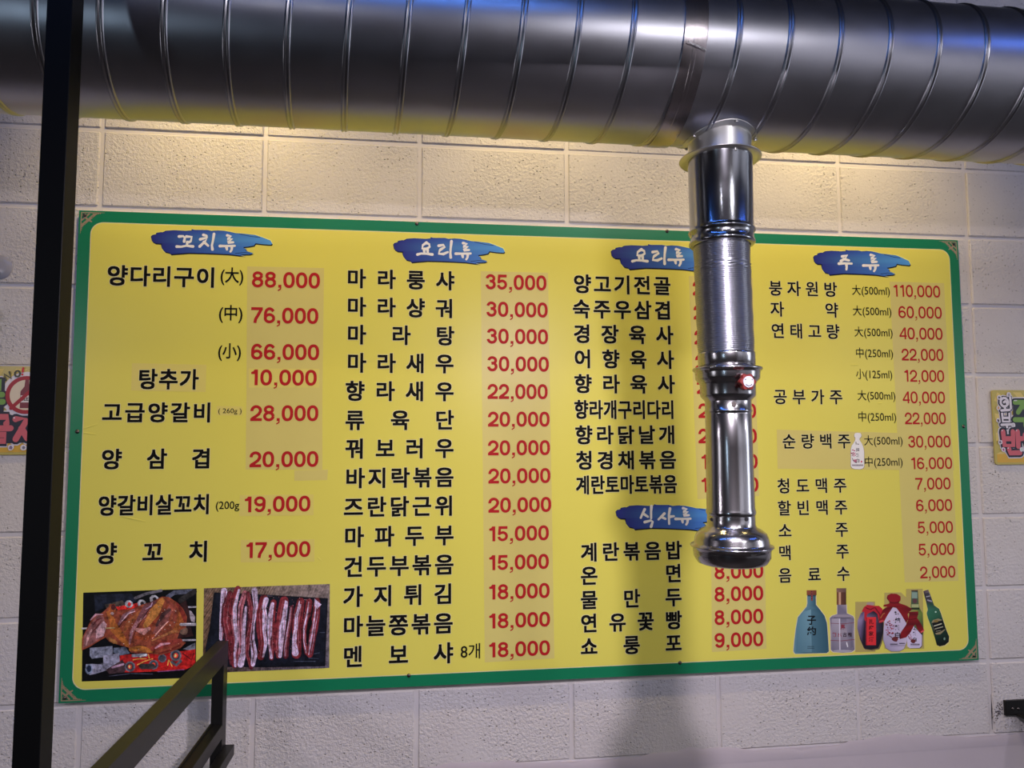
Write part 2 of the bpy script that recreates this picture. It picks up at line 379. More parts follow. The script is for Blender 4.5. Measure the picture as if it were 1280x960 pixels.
def digit(ch, w):
    """grotesque figures drawn from centre lines; cap height 0.72, stroke w"""
    V = []; Fc = []; h = 0.72; W = 0.50; m = w / 2; x0, x1, y0, y1 = m, W - m, m - 0.008, h - m + 0.008; cx = W / 2; R = (x1 - x0) / 2
    if ch == '0': ribbon(arc(cx, h / 2, R, (y1 - y0) / 2, 0, 360, 36, 0.86), w, V, Fc); W_ = W
    elif ch == '1':
        ribbon([(0.30, 0), (0.30, h)], w, V, Fc); ribbon([(0.30 - m, h), (0.30, h)], 0.002, V, Fc)
        b = len(V); V += [(0.30 - m, h), (0.30 - m * 1.0, h - w * 1.55), (0.085, h - w * 1.55), (0.085, h - w * 0.80), (0.17, h - w * 0.62), (0.225 - 0.02, h - w * 0.2)]; Fc += [(b, b + 1, b + 4, b + 5), (b + 1, b + 2, b + 3, b + 4)]
    elif ch == '2':
        ribbon(arc(cx, y1 - R * 0.98, R, R * 0.98, 188, -18, 16) + [(cx + R * 0.62, h * 0.44), (cx - R * 0.1, h * 0.29), (x0 + 0.03, h * 0.17), (x0, w * 0.45)], w, V, Fc)
        ribbon([(x0 - m, m), (x1 + m, m)], w, V, Fc)
    elif ch == '3':
        ribbon(arc(cx - 0.01, h * 0.725, R * 0.90, y1 - h * 0.725, 178, -88, 16) + [(cx - 0.045, h * 0.725 - (y1 - h * 0.725) + 0.0)], w, V, Fc)
        ribbon([(cx - 0.045, h * 0.525)] + arc(cx - 0.005, y0 + R * 0.92, R * 0.98, R * 0.92, 88, -178, 18), w, V, Fc)
    elif ch == '4':
        ribbon([(x1 - 0.05, 0), (x1 - 0.05, h)], w, V, Fc); ribbon([(0.005, h * 0.265), (W, h * 0.265)], w * 0.9, V, Fc); ribbon([(0.035, h * 0.27), (x1 - 0.07, h - 0.03)], w * 0.85, V, Fc)
    elif ch == '5':
        ribbon([(W - 0.035, h - m), (x0 + 0.045, h - m)], w, V, Fc); ribbon([(x0 + 0.045, h - 0.004), (x0 + 0.012, h * 0.42)], w * 0.9, V, Fc)
        ribbon([(x0 - 0.02 , h * 0.47), (x0 + 0.05, h * 0.53), (cx - 0.02, h * 0.575)] + arc(cx - 0.01, h * 0.33, R, (h * 0.33 - y0), 85, -172, 18), w * 0.95, V, Fc)
    elif ch in '69':
        P_ = arc(cx, h * 0.315, R, h * 0.315 - y0, 0, 360, 26)
        Q = [(x1 - 0.01, h * 0.76)] + arc(cx + 0.005, h * 0.60, R, y1 - h * 0.60, 40, 180, 12) + [(x0, h * 0.45), (x0, h * 0.32)]
        A_ = []; F_ = []
        ribbon(P_, w * 0.97, A_, F_); ribbon(Q, w * 0.97, A_, F_)
        V += [(W - x, h - y) if ch == '9' else (x, y) for x, y in A_]; Fc += F_
    elif ch == '7':
        ribbon([(0.0, h - m), (W, h - m)], w, V, Fc); ribbon([(x1 + m * 0.2, h - m), (cx + 0.06, h * 0.52), (cx - 0.05, h * 0.25), (cx - 0.08, 0)], w, V, Fc)
    elif ch == '8':
        ribbon(arc(cx, h * 0.735, R * 0.88, y1 - h * 0.735, 0, 360, 26), w * 0.96, V, Fc); ribbon(arc(cx, h * 0.30, R, h * 0.30 - y0 + 0.006, 0, 360, 26), w * 0.96, V, Fc)
    elif ch == ',':
        ribbon([(0.05 + m, 0), (0.05 + m, w)], w, V, Fc); ribbon([(0.05 + w * 0.8, 0.01), (0.05 + w * 0.72, -0.07), (0.04, -0.135)], w * 0.42, V, Fc)
    return V, Fc
ADV = {',': 0.27, '1': 0.50}
def figures(text, w):
    V = []; Fc = []; x = 0.0; kern = 0.052
    for ch in text:
        v, f_ = digit(ch, w); b = len(V); sh = {'1': -0.02}.get(ch, 0)
        if ch == ',': sh = -0.01
        V += [(x + sh + p[0], p[1]) for p in v]; Fc += [tuple(b + i for i in q) for q in f_]
        x += (0.255 if ch == ',' else 0.45 if ch == '1' else 0.50 + kern)
    return V, Fc
def fit(text, xl, xr, yc, h, parent, off=0.03, name='price', mats=None, halo=True, y=None, ref='0'):
    """string stretched between two photo columns; h is the digit height"""
    xm = (xl + xr) / 2
    X0 = PL(xl, yc)[0]; X1 = PL(xr, yc)[0]; Z = PL(xm, yc)[1]
    hz = abs(PL(xm, yc - h / 2)[1] - PL(xm, yc + h / 2)[1])
    num = all(c in '0123456789,' for c in text)
    g = figures(text, 0.085 + off * 1.6) if num else glyph(text, 0.0); b = bounds(g[0]); rb = (0, 0, -0.008, 0.728) if num else bounds(glyph(ref, 0.0)[0])
    sx = (X1 - X0) / (b[1] - b[0]); sz = hz / (rb[3] - rb[2])
    t = Letters(YB if y is None else y); oz = Z - hz / 2 - rb[2] * sz
    if num: t.put(g, X0 - b[0] * sx, oz, sx, sz, 0, 0.0005, True)
    else:
        for q, (ax, az) in enumerate(((-1, -1), (1, -1), (-1, 1), (1, 1)) if off else ((0, 0),)):
            t.put(g, X0 - b[0] * sx + ax * off * sx, oz + az * off * sz, sx, sz, 0, 0.0005 + q * 0.000015)
    return t.build(name, mats or [M_red, M_strip], parent)

# ================================================================== THE SETTING
PX, PZ = 0.40, 0.20254
wall = link('wall_back', box_mesh('wall_back', (-3.2, 0.004, -2.75), (5.6, 0.16, 1.0)), M_mortar, kind='structure')
bevs = {}
def blk(w_, h_, sm):
    k = (round(w_, 3), round(h_, 3), sm)
    if k not in bevs:
        bevs[k] = box_mesh('block', (0, 0, 0), (w_, 0.05, h_), 0.00005 if sm else 0.0028, 1)
        bevs[k].materials.append(M_plaster if sm else M_block)
    return bevs[k]
for i in range(-4, 10):
    for j in range(-4, 12):
        sm = j >= 8
        g = 0.0052 if not sm else 0.00002
        me = blk(PX - 2 * g, PZ - 2 * g, sm)
        dy = random.uniform(-0.0018, 0.0018) if not sm else 0.0004
        link('block', me, None, wall, loc=(i * PX + g, dy, -(j + 1) * PZ + g))
# plaster skim edge: ragged lip where the smooth lower courses begin
v = []; fs = []
N = 160
for i in range(N + 1):
    x = -1.6 + 5.6 * i / N; dz = 0.010 * math.sin(i * 0.37) + random.uniform(-0.006, 0.006)
    v += [(x, -0.0005, -8 * PZ + 0.006 + dz), (x, -0.0018, -8 * PZ - 0.003 + dz), (x, 0.0002, -8 * PZ - 0.03)]
for i in range(N):
    for k in range(2): fs.append((i * 3 + k, i * 3 + k + 1, (i + 1) * 3 + k + 1, (i + 1) * 3 + k))
link('plaster_lip', pydata('plaster_lip', v, fs), M_plaster, wall, smooth=True)
link('floor', box_mesh('floor', (-3.2, -5.2, -2.8), (5.6, 0.16, -2.75)), M_floor, kind='structure')
link('ceiling', box_mesh('ceiling', (-3.2, -5.2, 1.0), (5.6, 0.16, 1.05)), M_dark, kind='structure')
link('wall_left', box_mesh('wall_left', (-3.3, -5.2, -2.75), (-3.2, 0.16, 1.0)), M_room, kind='structure')
link('wall_right', box_mesh('wall_right', (5.6, -5.2, -2.75), (5.7, 0.16, 1.0)), M_room2, kind='structure')
link('unseen_reflector_1', box_mesh('unseen_reflector_1', (2.9, -5.2, -2.75), (5.6, -5.17, 1.0)), M_room2, kind='structure')  # unseen pale panel added to brighten what the duct's right half mirrors
link('wall_front', box_mesh('wall_front', (-3.2, -5.3, -2.75), (5.6, -5.2, 1.0)), M_room, kind='structure')

# ================================================================== SPIRAL DUCT
DY, DZ, DR = -0.766, -0.167, 0.125
duct = empty('ventilation_duct', (1.2, DY, DZ), label='large horizontal spiral-seam galvanised steel duct running above the yellow menu board', cat='duct')
X0, X1 = -3.19, 5.59
v = []; fs = []; NS = 96; NX = 120
for k in range(NX + 1):
    x = X0 + (X1 - X0) * k / NX
    for i in range(NS):
        a = 2 * PI * i / NS; q = DR * (1 + 0.0012 * math.sin(3 * a + x * 5))
        v.append((x, DY + q * math.cos(a), DZ + q * math.sin(a)))
for k in range(NX):
    for i in range(NS):
        j = (i + 1) % NS; fs.append((k * NS + i, (k + 1) * NS + i, (k + 1) * NS + j, k * NS + j))
me = pydata('shell', v, fs)
bm = bmesh.new(); bm.from_mesh(me); bmesh.ops.recalc_face_normals(bm, faces=bm.faces[:]); bm.to_mesh(me); bm.free()
link('shell', me, M_steel, duct, smooth=True)
# spiral lock seam: one raised double bead winding along the whole duct
PITCH = 0.0822
SEAM_X = (at(494, 165, -0.716)[0] - (X0 + 0.05 + 0.685 * PITCH)) % PITCH
v = []; fs = []
prof = [(-0.0052, 0.0), (-0.0040, 0.0022), (-0.0018, 0.0026), (-0.0004, 0.0008), (0.0008, 0.0008), (0.0022, 0.0026), (0.0040, 0.0020), (0.0052, 0.0)]
turns = int((X1 - X0 - 0.1) / PITCH); ST = 64; n = len(prof)
for t in range(turns * ST + 1):
    ph = 2 * PI * t / ST; x = X0 + 0.05 + SEAM_X + PITCH * t / ST
    # phase: x grows while the angle climbs the room side of the duct
    a = PI - ph
    for dx, h in prof:
        q = DR + h - 0.0002
        v.append((x + dx, DY + q * math.cos(a), DZ + q * math.sin(a)))
for t in range(turns * ST):
    for k in range(n - 1):
        fs.append((t * n + k, t * n + k + 1, (t + 1) * n + k + 1, (t + 1) * n + k))
me = pydata('spiral_seam', v, fs)
link('spiral_seam', me, M_seam, duct, smooth=True)
# foil tape band round the joint left of the drop pipe
pj = at(868, 60, DY - DR * 0.9)[0]
v = []; fs = []
strips = [(-0.0195, 0.0006), (-0.0192, 0.0027), (-0.0180, 0.0028), (-0.004, 0.0028), (-0.0036, 0.0032), (0.002, 0.0032), (0.0024, 0.0028), (0.016, 0.0028), (0.0172, 0.0027), (0.0175, 0.0006)]
for i in range(97):
    a = 2 * PI * i / 96; sk = 0.010 * math.sin(a)
    for dx, h in strips:
        q = DR + h; v.append((pj + dx + sk, DY + q * math.cos(a), DZ + q * math.sin(a)))
n = len(strips)
for i in range(96):
    for k in range(n - 1): fs.append((i * n + k, i * n + k + 1, (i + 1) * n + k + 1, (i + 1) * n + k))
me = pydata('joint_tape', v, fs)
for p in me.polygons: p.use_smooth = True
sharp(me, 25)
link('joint_tape', me, M_tape, duct, label='foil tape band round the duct joint')
# two wrinkled clear-tape ends
for (a0, a1, dx0, dx1) in ((PI + 0.22, PI + 0.30, -0.016, 0.014), (PI - 0.55, PI - 0.42, -0.006, 0.010)):
    v = []; fs = []
    for i in range(9):
        t = i / 8; a = a0 + (a1 - a0) * t; q = DR + 0.0058 + 0.001 * math.sin(i * 2)
        x = pj + dx0 + (dx1 - dx0) * t
        for s in (-0.0011, 0.0011): v.append((x, DY + (q) * math.cos(a + s / DR), DZ + q * math.sin(a + s / DR)))
    for i in range(8): fs.append((2 * i, 2 * i + 1, 2 * i + 3, 2 * i + 2))
    link('tape_end', pydata('tape_end', v, fs), M_galv, duct, smooth=True)

# ================================================================== DROP PIPE WITH SUCTION NOZZLE
pc = at(900.5, 230, DY); PXC = pc[0]
def zat(py, r=0.038): return at(902, py, DY - r)[2]   # heights are read on the camera side of the pipe
def rad(px): # half width in photo pixels -> metres at the pipe
    dep = (Vector((PXC, DY, -0.5)) - CAM).dot(RM[2]); return px * dep / F
pipe = empty('drop_pipe', (PXC, DY, DZ - DR), label='vertical telescopic steel exhaust pipe with suction nozzle hanging from the big duct', cat='exhaust pipe')
# saddle collar on the duct
v = []; fs = []; n = 64
rc = rad(38.5)
rings = [(rc + 0.0090, 0.0004), (rc + 0.0088, 0.0016), (rc + 0.0012, 0.0018), (rc, 0.0030)]
for q, lift in rings:
    for i in range(n):
        a = 2 * PI * i / n; x = q * math.cos(a); y = q * math.sin(a)
        z = DZ - math.sqrt(max(0, (DR + lift) ** 2 - y * y)); v.append((PXC + x, DY + y, z))
zc0 = zat(185)
for i in range(n):
    a = 2 * PI * i / n; v.append((PXC + rc * math.cos(a), DY + rc * math.sin(a), zc0))
for k in range(4):
    for i in range(n):
        j = (i + 1) % n; fs.append((k * n + i, k * n + j, (k + 1) * n + j, (k + 1) * n + i))
me = pydata('saddle_collar', v, fs); bm = bmesh.new(); bm.from_mesh(me); bmesh.ops.recalc_face_normals(bm, faces=bm.faces[:]); bm.to_mesh(me); bm.free()
for p in me.polygons: p.use_smooth = True
sharp(me, 28)
saddle = link('saddle_collar', me, M_galv, pipe, label='bright galvanised saddle collar')
for a in (-1.50, -2.75, -0.35, 1.2, 2.4):
    q = rc + 0.0065; x = PXC + q * math.cos(a); y = DY + q * math.sin(a); z = DZ - math.sqrt((DR + 0.002) ** 2 - (y - DY) ** 2)
    nrm = Vector((0, y - DY, z - DZ)).normalized()
    link('rivet', cyl_between('rivet', Vector((x, y, z)), Vector((x, y, z)) + nrm * 0.003, 0.0034, 12, True, 0.002), M_galv, saddle)
# thin flange ring
zf = zat(181.5, 0.056)
link('flange_ring', lathe('flange_ring', [(rad(38), zf + 0.0005), (rad(50), zf), (rad(50.4), zf - 0.0008), (rad(50), zf - 0.0018), (rad(38), zf - 0.0020)], PXC, DY), M_galv, pipe)
# polished sleeve
R_ = rad
z1, z2 = zat(183.5), zat(280)
sl = lathe('sleeve', [(R_(37.5), z1 + 0.002), (R_(39.6), z1), (R_(40.2), z1 - 0.003), (R_(39.4), z1 - 0.006), (R_(38.9), z2 + 0.004), (R_(39.5), z2 + 0.001), (R_(40.6), z2 - 0.001),
             (R_(40.6), z2 - 0.003), (R_(39), z2 - 0.005), (R_(38.4), z2 - 0.010), (R_(38.6), zat(293)), (R_(40), zat(295)), (R_(40.2), zat(297)), (R_(38.5), zat(299)), (R_(34.5), zat(300))], PXC, DY, 96)
link('sleeve', sl, M_chrome, pipe, label='dark polished steel upper sleeve')
link('sleeve_screw', dome('sleeve_screw', (PXC + 0.004, DY - R_(39.2), zat(190)), 0.003, 0.002), M_galv, pipe)
# flexible hose: corrugated, bowed a little
za, zb = zat(299), zat(442); v = []; fs = []; n = 72; NC = 58; sub = 4
tot = NC * sub
def hose_x(t): return 0.0 + 0.0045 * math.sin(PI * t) * 0.0 + 0.0035 * t
for k in range(tot + 1):
    t = k / tot; z = za + (zb - za) * t
    rr = R_(33.6) + 0.00075 * math.cos(2 * PI * k / sub) + 0.0004 * math.sin(t * 31)
    if 0.16 < t < 0.25: rr += 0.0006 * math.sin(k * 2.3)
    for i in range(n):
        a = 2 * PI * i / n; q = rr + (0.0007 * math.sin(9 * a + k) if 0.17 < t < 0.24 else 0)
        v.append((PXC + hose_x(t) - 0.0012 + q * math.cos(a), DY + q * math.sin(a), z))
for k in range(tot):
    for i in range(n):
        j = (i + 1) % n; fs.append((k * n + i, (k + 1) * n + i, (k + 1) * n + j, k * n + j))
me = pydata('flexible_hose', v, fs); bm = bmesh.new(); bm.from_mesh(me); bmesh.ops.recalc_face_normals(bm, faces=bm.faces[:]); bm.to_mesh(me); bm.free()
link('flexible_hose', me, M_flex, pipe, smooth=True, label='finely corrugated grey aluminium flexible hose')
# lower cuff, damper housing, tube, nozzle
CX = PXC + 0.0035
zz = zat
link('hose_cuff', lathe('hose_cuff', [(R_(32), zz(437)), (R_(34.2), zz(438)), (R_(34.4), zz(440)), (R_(34.2), zz(457)), (R_(33), zz(458))], CX - 0.0008, DY), M_stain, pipe)
hs = [(R_(33), zz(457)), (R_(39), zz(456.5)), (R_(41.5), zz(457.5)), (R_(42), zz(459)), (R_(41.3), zz(460.5)), (R_(39.2), zz(461.5)), (R_(38.9), zz(464)), (R_(38.6), zz(470)), (R_(38), zz(472)),
      (R_(34.5), zz(476)), (R_(33.3), zz(479)), (R_(33.2), zz(491)), (R_(32.6), zz(494)), (R_(29), zz(498)), (R_(27.6), zz(500))]
housing = link('damper_housing', lathe('damper_housing', hs, CX, DY, 96), M_stain, pipe)
def front(px, py, dr=0.0, rpx=38.9):
    """point on the camera side of the pipe"""
    p = at(px, py, DY - R_(rpx)); dx = p[0] - CX; rr = R_(rpx) + dr
    for _ in range(6):
        y = DY - math.sqrt(max(1e-6, rr * rr - dx * dx)); p = at(px, py, y); dx = max(-rr * .97, min(rr * .97, p[0] - CX))
    return Vector((CX + dx, DY - math.sqrt(rr * rr - dx * dx), p[2]))
def disc_hole(name, px, py, rpx, size, parent, m=None):
    p = front(px, py, 0.0, rpx); nrm = Vector((p[0] - CX, p[1] - DY, 0)).normalized()
    return link(name, cyl_between(name, p - nrm * 0.004, p + nrm * 0.0009, size, 14), m or M_hole, parent)
disc_hole('screw', 885.5, 462.5, 38.9, 0.0042, housing, M_screw)
# red damper knob with white cap
kp = front(926.5, 478.5, 0.0, 33.3); kn = Vector((kp[0] - CX, kp[1] - DY, 0)).normalized()
link('knob_stem', cyl_between('knob_stem', kp - kn * 0.004, kp + kn * 0.016, 0.004, 12), M_screw, pipe)
kc = kp + kn * 0.016
bm = bmesh.new(); n = 48; rings = []
up = Vector((0, 0, 1)); side = up.cross(kn).normalized()
for q, h in ((0.93, -0.004), (1.0, -0.002), (1.0, 0.003), (0.92, 0.0055), (0.62, 0.0058)):
    ring = []
    for i in range(n):
        a = 2 * PI * i / n; rr = 0.0128 * q * (1 + 0.12 * math.cos(6 * a))
        ring.append(bm.verts.new(kc + kn * h + side * rr * math.cos(a) + up * rr * math.sin(a)))
    rings.append(ring)
for k in range(4):
    for i in range(n): bm.faces.new((rings[k][i], rings[k][(i + 1) % n], rings[k + 1][(i + 1) % n], rings[k + 1][i]))
bm.faces.new(rings[0]); bm.faces.new(rings[-1]); bmesh.ops.recalc_face_normals(bm, faces=bm.faces[:])
me = bpy.data.meshes.new('damper_knob'); bm.to_mesh(me); bm.free()
knob = link('damper_knob', me, M_knob, pipe, label='small dark red star-shaped damper knob with white cap')
link('knob_cap', cyl_between('knob_cap', kc + kn * 0.005, kc + kn * 0.0072, 0.0088, 28), M_white, knob)
for a0, a1 in ((-2.5, -0.6), (0.35, 0.7), (2.4, 2.75)):
    v = []; fs = []
    for i in range(9):
        a = a0 + (a1 - a0) * i / 8
        for q in (0.0058, 0.0070): v.append(tuple(kc + kn * 0.0074 + side * q * math.cos(a) + up * q * math.sin(a)))
    for i in range(8): fs.append((2 * i, 2 * i + 1, 2 * i + 3, 2 * i + 2))
    link('knob_marking', pydata('knob_marking', v, fs), M_hole, knob)
def zz(py): return zat(py, 0.038 if py < 560 else 0.010 if py > 640 else 0.038 - 0.028 * (py - 560) / 80)
tb = [(R_(27.6), zz(499)), (R_(27.6), zz(511)), (R_(28.4), zz(512)), (R_(28.6), zz(513.2)), (R_(27.8), zz(514.4)), (R_(27.2), zz(516)), (R_(27.6), zz(517)), (R_(27.9), zz(560)), (R_(28.4), zz(636)),
      (R_(29.3), zz(638.5)), (R_(29.6), zz(641)), (R_(29.0), zz(643.5)), (R_(27.9), zz(645))]
tube = link('hood_tube', lathe('hood_tube', tb, CX, DY, 96), M_stain, pipe)
disc_hole('screw', 917, 505.5, 27.6, 0.0045, tube, M_screw)
nz = [(R_(27.9), zz(644)), (R_(28.3), zz(647)), (R_(28.4), zz(657)), (R_(30.5), zz(660)), (R_(36), zz(663)), (R_(41), zz(667.5)), (R_(43.3), zz(673)), (R_(44.2), zz(679)), (R_(45), zz(681)),
      (R_(48.6), zz(682.5)), (R_(49.2), zz(683.8)), (R_(48), zz(685)), (R_(45.8), zz(686.2)), (R_(45.6), zz(690)), (R_(45.2), zz(697)), (R_(43.8), zz(699)), (R_(43.2), zz(700.5)), (R_(40.5), zz(704.5)), (R_(36), zz(706.5)),
      (R_(34), zz(706)), (R_(34), zz(700))]
nozzle = link('nozzle', lathe('nozzle', nz, CX, DY, 96), M_stain, pipe)
for px, py, rp, sz in ((885.5, 649.5, 28.3, 0.0028), (933, 649, 28.3, 0.0032), (941.5, 691, 45.6, 0.0058)):
    disc_hole('vent_hole', px, py, rp, sz, nozzle)

# ================================================================== MENU BOARD
BX0, BX1, BZ0, BZ1 = -0.051, 2.368, -0.209, -1.4115
A = at(97, 262.5, YB); B_ = at(1197, 300.5, YB); C_ = at(1224, 825.5, YB); D_ = at(75, 878.5, YB)
BX0 = (A[0] + D_[0]) / 2; BX1 = (B_[0] + C_[0]) / 2; BZ0 = (A[2] + B_[2]) / 2; BZ1 = (C_[2] + D_[2]) / 2
board = empty('menu_board', ((BX0 + BX1) / 2, 0, BZ1), label='wide yellow menu board with green border, black dish names and red prices', cat='sign')
link('board_back', box_mesh('board_back', (BX0, YB + 0.0012, BZ1), (BX1, -0.0035, BZ0)), M_edge, board)
link('board_border', box_mesh('board_border', (BX0, YB + 0.0004, BZ1), (BX1, YB + 0.0012, BZ0), 0.0), M_green, board)
def rrect(x0, z0, x1, z1, rr, y, th, name):
    pts = []
    for cx, cz, a0 in ((x1 - rr, z1 + rr, -PI / 2), (x1 - rr, z0 - rr, 0), (x0 + rr, z0 - rr, PI / 2), (x0 + rr, z1 + rr, PI)):
        for i in range(9):
            a = a0 + PI / 2 * i / 8; pts.append((cx + rr * math.cos(a), cz + rr * math.sin(a)))
    n = len(pts); v = [(p[0], y, p[1]) for p in pts] + [(p[0], y + th, p[1]) for p in pts]
    fs = [tuple(range(n))] + [(i, n + i, n + (i + 1) % n, (i + 1) % n) for i in range(n)]
    return pydata(name, v, fs)
bw = 0.0285
link('border_line', rrect(BX0 + bw, BZ0 - bw, BX1 - bw, BZ1 + bw, 0.030, YB + 0.0002, 0.0003, 'border_line'), M_cream, board)
link('board_face', rrect(BX0 + bw + 0.002, BZ0 - bw - 0.002, BX1 - bw - 0.002, BZ1 + bw + 0.002, 0.029, YB, 0.0003, 'board_face'), M_board, board)
for px, py in ((521, 279.5), (834, 289), (1204.5, 533), (96.5, 539.5), (511, 844.5), (850, 828.5)):
    p = at(px, py, YB); link('screw', dome('screw', (p[0], YB + 0.0004, p[2]), 0.0052, 0.003), M_screw, board)
# gilt filigree corners, each screwed on
for (cx, cz, sx, sz) in ((BX0, BZ0, 1, -1), (BX1, BZ0, -1, -1), (BX0, BZ1, 1, 1), (BX1, BZ1, -1, 1)):
    fn = lambda x, y, cx=cx, cz=cz, sx=sx, sz=sz: (cx + sx * x * 0.001, cz + sz * y * 0.001)
    k = Ink(fn, YB + 0.0002, 1.0); g1 = (176, 140, 100); g2 = (120, 92, 62)
    k.stroke([(5, 58), (5.5, 30), (6, 5.5), (30, 5), (60, 4.5)], [1, 2.5, 3.5, 2.5, 1], g1)
    k.stroke([(8, 40), (14, 30), (24, 24), (30, 14), (42, 8)], [2, 4, 4, 4, 2], g1)
    k.stroke([(10, 12), (20, 22), (30, 28)], [4, 5, 3], g1)
    for a in range(7):
        x = 9 + a * 4.3; y = 36 - a * 4.2
        k.stroke([(x - 3, y + 2), (x, y - 3), (x + 4, y), (x + 1, y + 4)], 1.7, g1 if a % 2 else g2)
        k.blob(x * 0.62 + 2, y * 0.62 + 2, 2.6, 2.0, g2 if a % 2 else g1, 8)
    for a in range(5): k.blob(34 + a * 4, 9 - a * 0.6, 2.4 - a * 0.3, 1.8, g1, 8); k.blob(9 - a * 0.6, 34 + a * 4, 1.8, 2.4 - a * 0.3, g1, 8)
    o = k.build('corner_filigree', board, M_gold)
    p = fn(14, 12); link('corner_screw', dome('corner_screw', (p[0], YB - 0.001, p[1]), 0.0045, 0.003), M_screw, o)

# --- translucent price strips and stickers
def quad(name, pts, m, lift, lab=None):
    v = [(*[PL(*p)[0]], YB - lift, PL(*p)[1]) for p in pts] + [(PL(*p)[0], YB + 0.0001, PL(*p)[1]) for p in pts]
    me = pydata(name, v, [(3, 2, 1, 0), (0, 1, 5, 4), (1, 2, 6, 5), (2, 3, 7, 6), (3, 0, 4, 7)])
    bm = bmesh.new(); bm.from_mesh(me); bmesh.ops.recalc_face_normals(bm, faces=bm.faces[:]); bm.to_mesh(me); bm.free()
    return link(name, me, m, board, label=lab)
quad('price_strip', [(309, 333), (405, 335), (403, 500), (308, 498)], M_strip, 0.00012)
quad('price_strip', [(308, 498), (403, 500), (403, 587), (307, 587)], M_strip, 0.00016)
quad('price_strip', [(601, 339), (685, 341), (693, 823), (606, 828)], M_strip, 0.00012)
quad('price_strip', [(861, 345), (941, 347), (949, 620), (872, 624)], M_strip, 0.00012)
quad('price_strip', [(889, 690), (956, 690), (958, 811), (890, 815)], M_strip, 0.00012)
quad('price_strip', [(1112, 352), (1180, 354), (1198, 726), (1131, 728)], M_strip, 0.00012)
quad('tape_piece', [(368, 588), (410, 587), (409, 600), (368, 601)], M_strip, 0.00022)
quad('sticker', [(311, 460.5), (399, 461), (399, 484.5), (311, 484.5)], M_patch, 0.00024)
quad('sticker', [(165, 454), (258, 456), (257, 490), (164, 488)], M_patch, 0.0002)
quad('sticker', [(271, 507.5), (303, 508), (303, 519.5), (271, 519)], M_patch, 0.0002)
quad('sticker', [(300, 619), (392, 618), (392, 644), (299, 645)], M_patch, 0.00024)
quad('sticker', [(301, 675), (393, 674), (393, 702), (301, 703)], M_patch, 0.00024)
quad('sticker', [(971, 537), (1189, 543), (1193, 588), (972, 586)], M_strip, 0.0002)

# --- dish names
H = lambda t, xl, xr, yc, h=22.5, **k: hangul(t, xl, xr, yc, h, board, **k)
for t, a, b, y, h in (('양다리구이', 134, 270, 345.5, 24), ('탕추가', 173, 248, 474, 24), ('고급양갈비', 128, 265, 515.5, 23.5), ('양삼겹', 127, 264, 573.5, 24),
                      ('양갈비살꼬치', 123, 263, 631, 24), ('양꼬치', 120, 261, 690.5, 25)): H(t, a, b, y, h)
for t, a, b, y in (('마라룽샤', 434, 567.5, 349.5), ('마라샹궈', 434, 567, 384.5), ('마라탕', 434, 567.5, 419), ('마라새우', 434, 567, 454), ('향라새우', 432, 567, 489), ('류육단', 432, 567, 525),
                   ('꿔보러우', 432, 567, 560.5), ('바지락볶음', 432, 567, 597), ('즈란닭근위', 430, 567, 633), ('마파두부', 430.5, 567, 670), ('건두부볶음', 430, 567, 707), ('가지튀김', 429, 566, 744),
                   ('마늘쫑볶음', 429, 566, 781), ('멘보샤', 429, 566, 818.5)): H(t, a, b, y, 22.5 + (y - 350) * 0.005)
for t, a, b, y in (('양고기전골', 717, 838, 356), ('숙주우삼겹', 716, 839, 387), ('경장육사', 717, 841, 418), ('어향육사', 718, 842, 449), ('향라육사', 718, 843, 480), ('향라개구리다리', 718, 843, 512),
                   ('향라닭날개', 719, 844, 543.5), ('청경채볶음', 720, 845, 575), ('계란토마토볶음', 720, 846, 605.6), ('계란볶음밥', 726, 852, 689), ('온면', 726, 852, 718), ('물만두', 726, 852, 748),
                   ('연유꽃빵', 726, 852, 777), ('쇼룽포', 726, 852, 806)): H(t, a, b, y, 22)
for t, a, b, y in (('붕자원방', 961, 1046, 361), ('자약', 963, 1047.5, 387), ('연태고량', 964, 1049, 414), ('공부가주', 967, 1053, 496), ('순량백주', 978, 1063, 551.5), ('청도맥주', 971.5, 1058, 607),
                   ('할빈맥주', 972, 1059, 634.5), ('소주', 973, 1060, 662.5), ('맥주', 973, 1061, 690), ('음료수', 973, 1062, 718)): H(t, a, b, y, 17.8, off=0.017)
# --- size notes
BK = [M_black, M_halo]
def note(t, a, b, y, h=12, off=0.004): fit(t, a, b, y, h, board, off, 'size_note', BK, False, None, '0' if any(c.isdigit() for c in t) else '(')
for t, a, b, y in (('(大)', 276, 304, 347), ('(中)', 274, 303, 394), ('(小)', 273, 301, 441.5)): note(t, a, b, y, 19, 0.012)
note('(200g', 270, 299, 631.5, 9.5, 0.008); note('( 260g )', 273, 302, 513.5, 6, 0.004)
note('8개', 576, 600, 814.5, 14.5, 0.008)
for t, a, b, y in (('大(500ml)', 1065, 1112, 363.5), ('大(500ml)', 1066, 1114, 389.2), ('大(500ml)', 1068, 1115.5, 415.5), ('中(250ml)', 1070, 1116, 441.7), ('小(125ml)', 1070, 1115, 468),
                   ('大(500ml)', 1072, 1119, 494.7), ('中(250ml)', 1073, 1120, 521.2), ('大(500ml)', 1080, 1128, 551), ('中(250ml)', 1081, 1128, 577.5)): note(t, a, b, y, 9.6)
